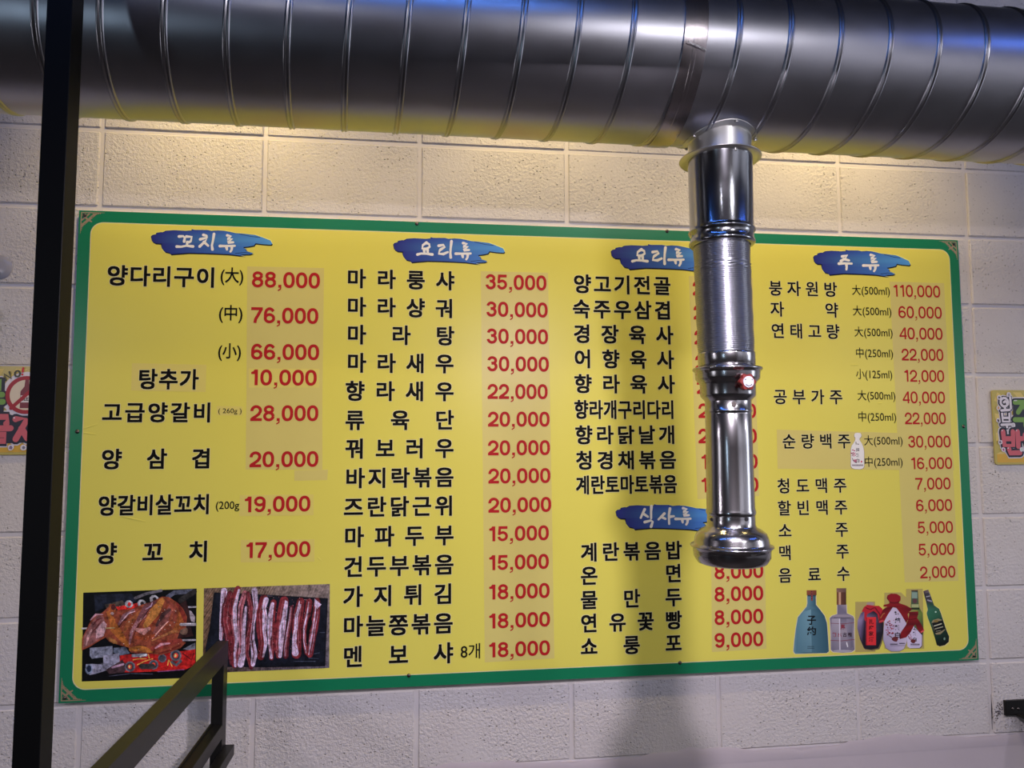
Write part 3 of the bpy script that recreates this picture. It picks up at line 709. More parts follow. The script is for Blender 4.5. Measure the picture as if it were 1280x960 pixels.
# --- prices
P = lambda t, a, b, y, h, off=0.030, **k: fit(t, a, b, y, h, board, off, **k)
for t, a, b, y in (('88,000', 315, 400, 350), ('76,000', 314, 398, 394.5), ('66,000', 314, 399, 440), ('10,000', 314, 396, 472), ('28,000', 313, 398, 516.5), ('20,000', 312, 398, 574),
                   ('19,000', 306, 388, 630), ('17,000', 308, 388, 687)): P(t, a, b, y, 20, halo=False)
for t, a, b, y in (('35,000', 607, 683, 353), ('30,000', 608, 684.5, 387), ('30,000', 608.5, 685, 420.6), ('30,000', 609, 686, 455), ('22,000', 609.5, 684.5, 489.5), ('20,000', 610, 687, 524),
                   ('20,000', 610, 687.5, 559.7), ('20,000', 610.5, 688, 594.7), ('20,000', 610.5, 689, 631), ('15,000', 611.5, 686, 666.6), ('15,000', 611.5, 686, 702.5), ('18,000', 611.5, 687, 739),
                   ('18,000', 611.5, 687.5, 775), ('18,000', 611.5, 687.5, 811)): P(t, a, b, y, 19, halo=False)
for t, a, b, y in (('20,000', 866, 937, 361), ('20,000', 867, 939, 391), ('20,000', 868, 940.5, 422), ('20,000', 869, 942, 453), ('20,000', 871, 943, 483.5), ('20,000', 873, 945, 513.5), ('20,000', 873, 946, 545),
                   ('18,000', 877, 947, 577), ('18,000', 877, 948, 606), ('8,000', 893, 954, 714), ('8,000', 893, 954, 742), ('8,000', 893, 954, 771), ('9,000', 893, 954, 799.5)): P(t, a, b, y, 18.6, halo=False)
for t, a, b, y in (('110,000', 1117, 1175, 364), ('60,000', 1123, 1177, 390.5), ('40,000', 1124, 1178, 417), ('22,000', 1127, 1179, 443.5), ('12,000', 1130.5, 1180, 470), ('40,000', 1128, 1181, 496.8), ('22,000', 1131, 1182, 523),
                   ('30,000', 1135, 1188, 552), ('16,000', 1139, 1190, 579), ('7,000', 1144, 1188, 604.5), ('6,000', 1145, 1190, 631.5), ('5,000', 1147, 1191, 659), ('5,000', 1148, 1193, 686.5), ('2,000', 1150, 1194, 715)):
    P(t, a, b, y, 15, 0.014, halo=False)

# --- blue brush-stroke headings with white brushed letters
BR = [(70, 120), (85, 105), (118, 98), (120, 85), (165, 78), (180, 80), (210, 65), (290, 60), (400, 66), (452, 62), (455, 50), (480, 57), (600, 58), (640, 66), (700, 62), (760, 66), (810, 75), (870, 88), (930, 92), (1050, 105), (1110, 125),
      (1190, 155), (1208, 185), (1195, 196), (1110, 190), (1050, 182), (1035, 203), (985, 212), (935, 218), (940, 228), (968, 238), (950, 248), (985, 262), (1030, 275), (1000, 285), (905, 288), (955, 300), (900, 297), (800, 285), (560, 275), (420, 272),
      (255, 285), (240, 270), (200, 262), (175, 235), (165, 205), (170, 185), (110, 182), (80, 165)]
LT = {'요': [[(400, 100), (365, 125), (360, 155), (400, 160), (430, 140), (425, 115), (400, 105)], [(378, 170), (380, 195)], [(410, 170), (412, 195)], [(315, 212), (350, 203), (400, 205), (455, 212)]],
      '리': [[(515, 130), (560, 122), (572, 140), (530, 168), (525, 175), (515, 205), (560, 208), (600, 190)], [(635, 88), (628, 150), (625, 200), (628, 240)]],
      '류': [[(745, 105), (780, 112), (750, 135), (745, 140), (790, 138), (750, 168), (752, 172), (800, 170)], [(675, 205), (730, 205), (815, 203)], [(738, 218), (742, 238)], [(788, 215), (786, 240), (775, 258)]],
      '꼬': [[(330, 118), (370, 115), (385, 130), (378, 165)], [(400, 118), (450, 122), (440, 165), (425, 170)], [(408, 170), (405, 200)], [(308, 213), (350, 215), (400, 205), (462, 212)]],
      '치': [[(560, 103), (590, 112)], [(530, 145), (600, 128), (575, 165), (525, 212)], [(565, 170), (605, 205)], [(660, 95), (650, 160), (640, 200), (645, 240)]],
      '식': [[(345, 125), (325, 165), (308, 205)], [(330, 165), (375, 195)], [(408, 95), (405, 150), (405, 210)], [(345, 245), (405, 230), (420, 240), (405, 288)]],
      '사': [[(530, 165), (500, 195), (475, 220)], [(500, 195), (540, 215)], [(582, 118), (572, 180), (575, 262)], [(582, 195), (618, 190)]],
      '주': [[(395, 118), (445, 108), (420, 140), (385, 160)], [(410, 142), (460, 155)], [(365, 185), (420, 182), (485, 185)], [(435, 190), (438, 215), (436, 240)]]}
def heading(ox, oy, xa, xb, yo, letters):
    """ox, oy: photo origin of the sketch grid (7.53 units per pixel); xa..xb stretches the brush mark"""
    S = 7.53
    fn = lambda x, y: PL(ox + x / S, oy + y / S)
    k = Ink(fn, YB - 0.0002, 1.25, 0.00003)
    m = lambda p: (xa + (p[0] - 70) * (xb - xa) / 1138, p[1] + yo)
    pts = [m(p) for p in BR]
    halo = [(p[0] + (p[0] - (xa + xb) / 2) * 0.012, p[1] + (8 if p[1] > 170 + yo else -6)) for p in pts]
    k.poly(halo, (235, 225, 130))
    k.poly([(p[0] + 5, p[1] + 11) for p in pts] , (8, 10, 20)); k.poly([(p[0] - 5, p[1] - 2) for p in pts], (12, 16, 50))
    cols = []
    for p in BR:
        t = (p[0] - 70) / 1138; c0 = (38, 40, 120); c1 = (40, 70, 160); c2 = (80, 150, 215)
        cols.append(tuple((c0[i] + (c1[i] - c0[i]) * t * 2) if t < 0.5 else (c1[i] + (c2[i] - c1[i]) * (t - 0.5) * 2) for i in range(3)))
    # gradient in vertical slices so that the colour runs evenly
    n = 24; top = [p for p in pts[:23]]; 
    k.poly(pts, cols)
    k.stroke([m((900, 95)), m((1010, 118)), m((1090, 126))], 5, (20, 40, 90))
    k.stroke([m((860, 278)), m((940, 268)), m((1000, 275))], 5, (14, 26, 70))
    for ch, dx, dy, sx in letters:
        for st in LT[ch]:
            wv = [21 + 6 * ((i * 7) % 3 == 0) for i in range(len(st))]
            k.stroke([(p[0] * sx + dx, p[1] + dy) for p in st], wv, (250, 238, 238))
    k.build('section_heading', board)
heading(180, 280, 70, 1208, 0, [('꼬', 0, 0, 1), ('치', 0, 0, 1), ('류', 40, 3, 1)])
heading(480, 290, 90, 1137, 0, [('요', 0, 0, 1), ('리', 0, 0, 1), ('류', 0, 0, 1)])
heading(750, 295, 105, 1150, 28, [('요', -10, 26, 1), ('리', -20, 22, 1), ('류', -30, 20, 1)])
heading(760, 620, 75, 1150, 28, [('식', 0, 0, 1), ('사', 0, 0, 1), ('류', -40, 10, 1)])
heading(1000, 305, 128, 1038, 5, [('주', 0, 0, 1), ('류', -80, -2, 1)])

# --- printed photographs --------------------------------------------------
GN = 1.55
def pic(x0, y0, s): return lambda x, y: PL(x0 + x / s, y0 + y / s)
# roast lamb on skewers over glowing briquettes
k = Ink(pic(96, 730, 7.3875), YB - 0.0002, GN)
k.poly([(60, 80), (1107, 42), (1100, 865), (46, 900)], (6, 6, 8))
k.poly([(160, 100), (500, 85), (560, 160), (300, 200), (170, 260)], (24, 28, 40))
k.poly([(260, 190), (420, 150), (460, 200), (350, 240), (270, 220)], (66, 58, 52))
k.stroke([(540, 130), (640, 90), (780, 60)], 26, (86, 84, 92)); k.stroke([(840, 120), (900, 80), (1085, 65)], 40, (78, 82, 100)); k.stroke([(1085, 70), (960, 150)], 50, (38, 36, 36))
k.poly([(360, 210), (430, 200), (560, 175), (640, 170), (560, 230), (380, 240)], (190, 40, 35))
for cx, cy, a in ((482, 185, 40), (600, 180, 42), (715, 140, 44)):
    k.blob(cx, cy, a, a * 0.9, (150, 150, 158), 8, 0.3); k.blob(cx + 4, cy + 2, a * 0.42, a * 0.5, (30, 25, 30) if cx > 500 else (190, 40, 40), 10)
# coals
k.poly([(400, 660), (560, 640), (760, 650), (960, 620), (1095, 600), (1095, 750), (1000, 790), (760, 805), (540, 815), (360, 815), (380, 720)], (160, 28, 26))
k.poly([(400, 700), (480, 650), (520, 690), (430, 760)], (150, 30, 30))
for q in ((520, 700, 640, 690), (660, 650, 670, 690), (840, 750, 850, 700), (850, 700, 880, 760), (560, 745, 700, 690)):
    k.stroke([(q[0], q[1]), ((q[0] + q[2]) / 2, (q[1] + q[3]) / 2 - 6), (q[2], q[3])], 9, (240, 150, 70))
k.poly([(120, 590), (330, 572), (335, 665), (140, 690), (120, 660)], (118, 122, 138)); k.poly([(340, 590), (450, 580), (490, 640), (400, 660), (335, 630)], (84, 92, 108))
k.poly([(245, 660), (390, 640), (400, 720), (300, 790), (170, 830), (120, 840), (80, 800), (85, 740), (245, 730)], (128, 128, 146))
k.blob(112, 785, 35, 48, (110, 122, 144), 10); k.blob(114, 782, 22, 32, (24, 32, 52), 10); k.stroke([(150, 733), (240, 738)], 9, (12, 12, 14))
k.poly([(270, 790), (420, 700), (470, 760), (440, 815), (300, 830)], (62, 44, 48)); k.stroke([(330, 770), (430, 740)], 20, (150, 120, 140))
for cx, cy, a, hot in ((492, 762, 50, 1), (710, 745, 46, 2), (915, 660, 54, 1), (790, 685, 40, 0)):
    k.blob(cx, cy, a, a, (92, 94, 104), 9, 0.2); k.blob(cx, cy, a * 0.72, a * 0.75, (58, 56, 62), 9)
    if hot: k.blob(cx, cy, a * 0.4, a * 0.45, (215, 60, 40), 10)
    if hot == 1: k.blob(cx - 4, cy, a * 0.2, a * 0.28, (240, 190, 120), 8)
k.stroke([(880, 720), (920, 750), (960, 710)], 26, (76, 78, 84)); k.stroke([(520, 660), (640, 655)], 30, (120, 122, 130)); k.stroke([(590, 670), (640, 650)], 16, (200, 200, 205))
k.stroke([(600, 760), (700, 760)], 50, (54, 50, 50)); k.poly([(980, 600), (1095, 540), (1095, 600), (1040, 610)], (104, 106, 116))
k.stroke([(980, 640), (1060, 700), (1080, 640)], 12, (90, 16, 20))
k.stroke([(300, 850), (500, 825), (700, 830)], 7, (60, 60, 74)); k.stroke([(750, 808), (990, 790)], 9, (110, 60, 100))
k.build('food_photo', board, M_mott, label='printed photo of roast lamb on skewers over red coals')
k = Ink(pic(96, 730, 7.3875), YB - 0.0016, GN)
k.stroke([(52, 410), (110, 406)], 16, (150, 146, 146))
k.stroke([(980, 215), (1100, 210)], 15, (160, 160, 170)); k.stroke([(930, 518), (1095, 515)], 16, (150, 148, 156)); k.poly([(1020, 235), (1060, 250), (1095, 300), (1090, 350), (1060, 345)], (140, 132, 140))
k.poly([(960, 180), (1010, 150), (1040, 240), (1060, 420), (1080, 480), (930, 500), (920, 300)], (44, 24, 24)); k.blob(990, 430, 40, 40, (96, 74, 62), 10)
body = [(50, 610), (52, 500), (110, 380), (150, 300), (240, 262), (290, 215), (310, 185), (355, 182), (360, 240), (440, 240), (530, 222), (600, 190), (700, 160), (790, 115), (850, 118), (930, 170), (980, 220), (1020, 300), (1010, 400), (960, 420), (930, 500),
        (1010, 540), (960, 590), (860, 630), (780, 655), (690, 640), (590, 635), (500, 630), (480, 585), (400, 565), (300, 530), (270, 490), (200, 530), (120, 580)]
k.poly(body, [(120, 58, 40) for _ in body])
k.poly([(60, 590), (70, 480), (130, 370), (190, 290), (250, 300), (280, 400), (250, 480), (150, 550)], (122, 78, 76))
k.poly([(180, 420), (250, 340), (280, 370), (250, 480), (180, 500)], (176, 140, 146)); k.stroke([(90, 560), (110, 480), (140, 420)], 24, (170, 130, 128), True)
k.stroke([(130, 330), (180, 280), (240, 280)], 20, (160, 120, 130), True); k.stroke([(150, 380), (190, 330), (240, 310)], 14, (90, 30, 34), True); k.stroke([(150, 440), (200, 380), (230, 340)], 10, (84, 30, 34), True)
k.stroke([(290, 260), (330, 330), (340, 420), (400, 500)], 60, (150, 86, 40), True); k.blob(330, 240, 34, 40, (140, 74, 40), 10, 0, .1); k.blob(340, 215, 22, 26, (60, 24, 26), 9, 0, .1); k.blob(330, 270, 16, 14, (190, 160, 160), 8)
k.stroke([(360, 380), (400, 470), (470, 560)], 70, (146, 84, 36), True)
for p, w_, c in (([(390, 370), (440, 290), (530, 235)], 34, (122, 84, 92)), ([(420, 340), (480, 270), (540, 250)], 12, (190, 160, 170)), ([(390, 400), (430, 340), (480, 300)], 8, (60, 20, 28)),
                 ([(440, 440), (480, 360), (580, 260)], 50, (132, 74, 44)), ([(490, 550), (510, 440), (560, 350), (640, 290)], 34, (148, 100, 104)), ([(520, 500), (560, 400), (600, 340)], 8, (50, 16, 20)),
                 ([(570, 330), (640, 220), (720, 165)], 60, (104, 62, 66)), ([(600, 330), (650, 260), (700, 190)], 10, (44, 16, 24)), ([(640, 230), (690, 200), (700, 170)], 14, (170, 140, 165)),
                 ([(640, 380), (720, 260), (790, 150)], 90, (158, 104, 50)), ([(660, 420), (760, 300), (860, 180)], 22, (120, 50, 30)), ([(720, 470), (800, 340), (880, 200)], 80, (116, 66, 62)),
                 ([(740, 380), (800, 280), (870, 230)], 40, (70, 44, 44)), ([(700, 500), (800, 390), (850, 340)], 12, (200, 150, 140)), ([(840, 150), (900, 230), (900, 330)], 50, (126, 60, 48)),
                 ([(900, 440), (960, 360), (960, 260)], 70, (140, 76, 38)), ([(930, 180), (985, 280), (1000, 340)], 40, (110, 40, 32)), ([(560, 420), (620, 440), (670, 410)], 60, (176, 122, 116)),
                 ([(540, 490), (640, 500), (720, 470)], 50, (130, 60, 34)), ([(500, 600), (600, 590), (690, 620)], 60, (150, 92, 40)), ([(700, 600), (780, 560), (960, 520)], 70, (120, 48, 40)),
                 ([(730, 590), (780, 555), (860, 545)], 26, (170, 120, 130)), ([(760, 640), (860, 610), (960, 560)], 20, (92, 30, 24)), ([(700, 520), (900, 430), (940, 440)], 26, (156, 100, 60)), ([(560, 560), (640, 570)], 10, (60, 22, 20)),
                 ([(300, 500), (350, 530), (370, 540)], 40, (138, 92, 50))):
    k.stroke(p, w_, c, True)
random.seed(3)
for _ in range(70):
    x = random.uniform(400, 980); y = random.uniform(190, 610)
    k.blob(x, y, random.uniform(2, 6), random.uniform(2, 4), random.choice([(225, 200, 190), (60, 20, 18), (200, 150, 120)]), 6)
k.stroke([(965, 370), (1098, 370)], 26, (140, 136, 142)); k.stroke([(965, 362), (1098, 360)], 6, (196, 194, 200))
k.stroke([(275, 405), (350, 402)], 12, (150, 130, 90))
# the meat itself is part of the same flat print
k.build('food_photo_meat', board, M_mott)
# raw sliced lamb belly on black slate
k = Ink(pic(248, 724, 7.53), YB - 0.0002, GN)
k.poly([(52, 85), (1238, 45), (1232, 835), (40, 885)], [(112, 92, 74), (120, 108, 104), (90, 84, 96), (92, 70, 54)])
for i in range(46):
    x = 60 + i * 26; k.stroke([(x, 88 - i * 0.9), (max(60, x - 60), 180)], 5, (78, 62, 50) if i < 26 else (104, 92, 88))
for i in range(16): k.stroke([(58, 240 + i * 38), (130, 130 + i * 38)], 7, (74, 50, 36) if i % 2 else (104, 74, 52))
for i in range(40): k.stroke([(290 + i * 23, 826), (284 + i * 23, 866 - i * 0.8)], 4, (60, 58, 64))
k.poly([(150, 122), (570, 140), (1220, 178), (1195, 815), (600, 825), (60, 820), (70, 640), (110, 450)], (14, 16, 24))
k.poly([(170, 140), (560, 155), (1200, 192), (1180, 780), (600, 790), (90, 790)], (17, 20, 30))
for q in ((1040, 740, 1130, 745), (1090, 700, 1140, 690), (1145, 500, 1190, 500), (900, 770, 1100, 770), (590, 150, 700, 158)): k.stroke([(q[0], q[1]), (q[2], q[3])], 6, (60, 66, 84))
fat = (172, 156, 180); fat2 = (150, 124, 144); lean = (104, 36, 42); lean2 = (72, 24, 32); pink = (142, 84, 92)
def slab(path, ws, base, marks):
    k.stroke(path, ws, base)
    for dx, w_, c in marks:
        k.stroke([(p[0] + dx * (1 if i % 2 else 0.7), p[1]) for i, p in enumerate(path)], [w_ * (0.6 + 0.5 * ((i * 5 + int(abs(dx))) % 3) / 2) for i in range(len(path))], c, True)
slab([(245, 110), (232, 250), (225, 400), (215, 560)], [60, 50, 50, 34], fat, [(14, 16, lean), (-4, 7, lean2)])
slab([(300, 130), (262, 260), (255, 400), (290, 560), (320, 790)], [50, 76, 84, 76, 46], lean2, [(0, 34, lean), (22, 10, pink), (-20, 8, (130, 70, 80))])
slab([(375, 85), (330, 200), (310, 380), (340, 600), (345, 810)], [52, 70, 64, 60, 50], lean, [(10, 16, pink), (-12, 8, lean2)])
slab([(385, 100), (345, 260), (345, 400), (365, 560), (345, 700), (350, 815)], [20, 34, 36, 34, 22, 22], fat, [(8, 5, pink)])
slab([(440, 125), (400, 260), (390, 420), (405, 600), (385, 800)], [46, 50, 44, 40, 44], pink, [(0, 12, lean), (-12, 8, fat2)])
slab([(450, 260), (432, 400), (425, 560), (430, 680), (400, 800)], [20, 36, 34, 50, 60], fat, [(4, 7, fat2), (-12, 6, lean)])
slab([(470, 130), (495, 260), (500, 380), (470, 560), (460, 700), (500, 830)], [40, 60, 64, 56, 36, 36], lean2, [(0, 26, lean), (-14, 6, pink), (14, 6, pink)])
slab([(530, 105), (545, 260), (520, 420), (510, 560), (530, 700), (515, 800)], [56, 40, 26, 40, 60, 40], fat, [(-8, 14, lean2), (6, 6, fat2)])
slab([(620, 180), (590, 320), (595, 470), (610, 600), (590, 730)], [76, 84, 96, 80, 60], lean, [(26, 30, fat), (40, 14, fat), (-12, 8, pink), (-26, 7, lean2)])
slab([(640, 190), (620, 270), (640, 360), (625, 500), (640, 620)], [50, 40, 26, 26, 16], fat, [(0, 7, pink)])
slab([(710, 215), (690, 340), (690, 470), (690, 600), (690, 740)], [56, 70, 74, 64, 40], lean, [(-16, 28, fat), (10, 8, pink), (-8, 8, lean2)])
slab([(700, 230), (680, 340), (672, 460), (668, 600), (690, 735)], [34, 44, 44, 18, 24], fat, [(4, 8, pink)])
slab([(810, 200), (790, 320), (770, 450), (750, 600), (755, 720)], [84, 90, 92, 84, 44], lean, [(16, 30, fat), (-14, 8, pink), (30, 8, lean2)])
slab([(830, 215), (815, 320), (810, 450), (790, 600), (770, 720)], [30, 46, 24, 22, 34], fat, [(3, 6, pink)])
slab([(880, 260), (865, 400), (840, 520), (825, 640), (825, 720)], [34, 50, 52, 54, 50], lean2, [(0, 16, pink), (-12, 8, fat)])
slab([(965, 205), (945, 320), (930, 450), (930, 580), (925, 700)], [70, 90, 90, 84, 90], lean, [(-16, 30, fat), (14, 10, pink), (26, 8, lean2), (0, 6, lean2)])
slab([(960, 240), (925, 340), (920, 450), (900, 560), (915, 690)], [18, 30, 34, 30, 64], fat, [(5, 5, pink)])
slab([(1045, 210), (1030, 330), (1000, 450), (1000, 580), (1020, 690)], [60, 60, 44, 34, 40], lean, [(-6, 16, fat), (8, 8, pink)])
slab([(1120, 200), (1110, 330), (1090, 450), (1070, 580), (1050, 705)], [56, 70, 76, 60, 60], lean, [(-14, 26, fat), (-20, 10, pink), (16, 8, fat2)])
k.poly([(1095, 180), (1160, 235), (1120, 275), (1095, 250)], fat); k.poly([(1055, 340), (1075, 400), (1045, 500), (1025, 600), (1015, 500), (1030, 400)], (10, 10, 12))
for _ in range(240):
    x = random.choice([random.uniform(240, 540), random.uniform(570, 900), random.uniform(890, 1120)]); y = random.uniform(150, 740)
    if y > 700 and x > 540: continue
    k.blob(x, y, random.uniform(2, 4), random.uniform(2, 6), random.choice([(190, 150, 160), (44, 16, 24), (170, 100, 110), (60, 20, 30)]), 5)
k.build('food_photo', board, M_mott, label='printed photo of raw sliced lamb belly on black slate')

# --- printed bottles
def txt_on(ink, text, cx, cy, h, wd, col, off=0.02):
    g = glyph(text, off); b = bounds(g[0]); sx = wd / (b[1] - b[0]); sy = h / (b[3] - b[2])
    pts = [(cx + (x - (b[0] + b[1]) / 2) * sx, cy - (y - (b[2] + b[3]) / 2) * sy) for x, y in g[0]]
    ink.add(pts, g[1], col)
GB = 1.5
k = Ink(pic(985, 730, 10.11), YB - 0.0002, GB)
tq = (84, 120, 134); tqd = (44, 78, 92)
out = [(242, 150), (350, 150), (352, 262), (400, 320), (460, 400), (490, 490), (500, 600), (510, 760), (515, 850), (490, 872), (300, 876), (90, 882), (70, 850), (80, 720), (100, 560), (125, 420), (190, 340), (236, 285), (245, 240)]
k.poly([(p[0] + (8 if p[0] > 295 else -8), p[1] + (6 if p[1] > 600 else -3)) for p in out], (190, 185, 150))
k.poly(out, [tq if p[0] < 300 else tqd for p in out])
k.poly([(120, 470), (200, 350), (290, 320), (300, 860), (100, 860)], [(80, 118, 132), (90, 128, 142), (102, 140, 152), (86, 120, 132), (70, 106, 120)])
k.rect(236, 78, 360, 140, [(130, 74, 50), (112, 58, 40), (96, 48, 34), (120, 70, 48)]); k.rect(244, 138, 352, 156, (40, 60, 70))
k.rect(290, 80, 312, 212, (120, 60, 60)); 
for y in (95, 125, 155, 185): k.blob(300, y, 6, 7, (50, 20, 26), 6)
txt_on(k, '子', 297, 458, 118, 112, (10, 12, 16), .03); txt_on(k, '約', 297, 592, 112, 116, (10, 12, 16), .03)
for y in (790, 812):
    for q in range(9): k.rect(246 + q * 9.5, y - 5, 252 + q * 9.5, y + 5, (30, 46, 56))
k.build('bottle_print', board, label='turquoise bottle marked with two black characters')
k = Ink(pic(985, 730, 10.11), YB - 0.0002, GB)
gl = (140, 132, 142); gl2 = (104, 100, 116); 
out = [(622, 260), (738, 260), (742, 370), (820, 405), (836, 440), (838, 600), (842, 830), (800, 860), (690, 868), (570, 858), (540, 830), (536, 600), (528, 430), (560, 400), (622, 380)]
k.poly([(p[0] + (7 if p[0] > 680 else -7), p[1] + (6 if p[1] > 600 else -3)) for p in out], (196, 188, 160)); k.poly(out, [gl if i % 2 else gl2 for i in range(len(out))])
k.poly([(550, 440), (660, 430), (670, 840), (560, 830)], [(146, 138, 150), (156, 150, 160), (120, 116, 128), (100, 96, 112)])
k.poly([(740, 440), (815, 450), (820, 800), (750, 820)], [(128, 122, 136), (112, 108, 122), (90, 88, 104), (120, 114, 126)])
k.rect(614, 52, 735, 262, [(104, 64, 42), (70, 44, 38), (66, 42, 36), (110, 70, 46)]); k.rect(640, 52, 668, 262, (176, 140, 112)); k.rect(612, 52, 736, 104, [(120, 90, 80), (96, 78, 70), (84, 64, 58), (130, 100, 84)])
k.stroke([(540, 495), (680, 503), (834, 490)], 6, (110, 40, 50)); k.stroke([(540, 712), (680, 718), (838, 700)], 7, (110, 40, 56)); k.stroke([(580, 425), (690, 432), (790, 425)], 7, (60, 58, 70))
txt_on(k, '馬', 690, 545, 66, 62, (120, 30, 44), .03)
for i, ch in enumerate('衡水古酿'): txt_on(k, ch, 585 + i * 66, 640, 58, 52, (130, 30, 44) if i < 2 else (50, 34, 44), .03)
k.stroke([(650, 440), (655, 840)], 12, (190, 186, 196)); k.stroke([(740, 740), (752, 790)], 14, (200, 200, 206))
k.blob(690, 845, 120, 14, (150, 146, 158), 14)
k.build('bottle_print', board, label='clear bottle with gold cap and red characters')
k = Ink(pic(985, 730, 10.11), YB - 0.0002, GB)
k.poly([(850, 225), (1100, 222), (1104, 855), (850, 862)], (156, 142, 84))
out = [(970, 330), (1080, 340), (1150, 380), (1200, 480), (1205, 600), (1170, 740), (1140, 810), (1050, 828), (960, 815), (910, 700), (875, 560), (880, 460), (920, 370)]
k.poly([(p[0] + 14, p[1] + 14) for p in out], (96, 84, 62)); k.poly(out, [(22, 18, 26)] * 9 + [(52, 44, 62), (104, 92, 120), (130, 118, 150), (90, 78, 106)])
k.poly([(960, 350), (985, 420), (980, 800), (940, 760), (900, 620)], [(120, 104, 140), (40, 30, 46), (24, 16, 24), (30, 22, 34), (100, 88, 120)])
k.blob(1040, 250, 50, 22, (150, 130, 124), 12)
k.poly([(960, 290), (1000, 262), (1090, 275), (1150, 275), (1190, 310), (1215, 400), (1200, 480), (1150, 495), (1140, 440), (1130, 380), (1080, 340), (1000, 380), (980, 470), (965, 450), (962, 350), (930, 350)], (164, 32, 44))
k.stroke([(985, 300), (1040, 325), (1085, 300)], 12, (96, 14, 24)); k.stroke([(1100, 300), (1160, 380), (1170, 450)], 16, (104, 18, 26)); k.stroke([(1150, 450), (1190, 400), (1215, 330)], 20, (130, 70, 50))
k.rect(985, 418, 1112, 772, (196, 44, 48)); k.rect(985, 418, 1000, 772, (160, 30, 38))
for i, ch in enumerate('孔府家酒'): txt_on(k, ch, 1050, 478 + i * 74, 60, 62, (40, 12, 18), .02)
k.build('bottle_print', board, label='black jar with red ribbon and red label')
S2 = 10.67
k = Ink(pic(1095, 730, S2), YB - 0.0008, GB)
k.poly([(400, 65), (620, 62), (640, 860), (400, 860)], (160, 148, 84)); k.poly([(110, 115), (330, 110), (400, 180), (400, 860), (110, 860)], (162, 149, 85))
# green bottle behind
k.poly([(470, 85), (556, 80), (566, 250), (580, 320), (620, 390), (628, 600), (610, 830), (540, 850), (470, 700), (455, 400), (465, 250)], [(96, 120, 104), (60, 84, 70), (70, 88, 60), (84, 104, 50), (90, 112, 44), (40, 60, 40), (20, 30, 26), (24, 34, 28), (50, 70, 50), (120, 140, 80), (60, 80, 56)])
k.rect(476, 110, 548, 190, (120, 144, 130)); k.rect(468, 82, 556, 98, (60, 40, 40)); k.blob(516, 225, 30, 34, (84, 56, 60), 10); k.rect(472, 270, 568, 310, (150, 156, 110)); k.rect(466, 318, 576, 338, (20, 30, 22))
# big white vase bottle
out = [(215, 310), (300, 320), (360, 420), (400, 520), (420, 640), (410, 760), (370, 860), (310, 895), (200, 895), (130, 850), (95, 740), (100, 600), (110, 480), (160, 400)]
k.poly([(p[0] * 1.03 - 8, p[1] * 1.005 + 2) for p in out], (120, 108, 100)); k.poly(out, [(176, 166, 186)] * 7 + [(140, 132, 156)] * 3 + [(150, 142, 166), (170, 160, 184), (186, 178, 196), (190, 180, 200)])
# small white bottle
out = [(500, 560), (580, 650), (610, 680), (608, 820), (580, 850), (450, 855), (415, 830), (412, 690), (440, 650)]
k.poly([(p[0] + 8, p[1] + 6) for p in out], (70, 64, 66)); k.poly(out, (184, 176, 198))
rd = (120, 20, 26); rdd = (84, 12, 20)
k.poly([(140, 190), (150, 150), (200, 125), (280, 135), (325, 165), (325, 215), (300, 250), (330, 262), (400, 285), (480, 330), (420, 400), (430, 460), (400, 520), (330, 400), (270, 320), (225, 305), (160, 400), (110, 490), (60, 525), (30, 500), (50, 430), (90, 340), (150, 300),
        (95, 300), (100, 278), (165, 262), (180, 245)], [rd if i % 3 else rdd for i in range(24)])
k.blob(240, 185, 84, 56, (128, 22, 30), 16, 0, .05); k.stroke([(180, 240), (240, 255), (300, 245)], 12, rdd); k.stroke([(60, 450), (90, 400), (110, 390)], 14, (150, 90, 50)); k.stroke([(50, 500), (90, 490)], 26, (176, 56, 60))
k.poly([(430, 372), (560, 365), (562, 400), (545, 450), (600, 530), (640, 620), (600, 665), (560, 620), (520, 540), (500, 560), (460, 640), (400, 710), (310, 735), (330, 640), (400, 540), (430, 460), (440, 400)], [rd if i % 2 else rdd for i in range(17)])
k.stroke([(440, 372), (490, 352), (550, 360)], 6, (176, 140, 60)); k.stroke([(600, 640), (632, 620)], 20, (196, 80, 80)); k.stroke([(420, 470), (480, 470), (540, 455)], 10, (70, 10, 16))
for i, ch in enumerate('純粮白'): txt_on(k, ch, 285, 485 + i * 97, 76, 74, (24, 20, 30), .03)
k.blob(256, 375, 16, 12, (30, 26, 34), 7); k.blob(262, 400, 14, 8, (30, 26, 34), 7); k.blob(292, 398, 6, 12, (30, 26, 34), 7)
for i, ch in enumerate('粮白'): txt_on(k, ch, 512, 660 + i * 78, 56, 50, (24, 20, 30), .03)
k.stroke([(512, 565), (512, 612)], 8, (30, 26, 34)); k.stroke([(490, 600), (535, 612)], 8, (30, 26, 34))
k.stroke([(135, 640), (160, 680), (205, 710)], [3, 6, 12], (70, 30, 30)); k.blob(250, 735, 44, 34, (92, 36, 40), 12, 0, .15); k.blob(496, 760, 34, 26, (92, 40, 42), 10, 0, .15); k.stroke([(425, 690), (440, 725), (475, 750)], 8, (90, 36, 40))
for _ in range(34):
    k.blob(random.uniform(125, 235), random.uniform(480, 680), random.uniform(5, 13), random.uniform(4, 10), random.choice([(130, 24, 40), (150, 50, 66), (100, 20, 30)]), 6, 0, .3)
for _ in range(12): k.blob(random.uniform(425, 480), random.uniform(660, 740), 6, 5, (130, 34, 46), 6)
for a, b, y in ((185, 285, 800), (305, 384, 790), (185, 384, 818), (455, 580, 800), (455, 580, 816)):
    n = int((b - a) / 11)
    for i in range(n): k.rect(a + i * 11, y - 7 if y < 812 else y - 2, a + i * 11 + 8, y + 7 if y < 812 else y + 3, (40, 36, 48))
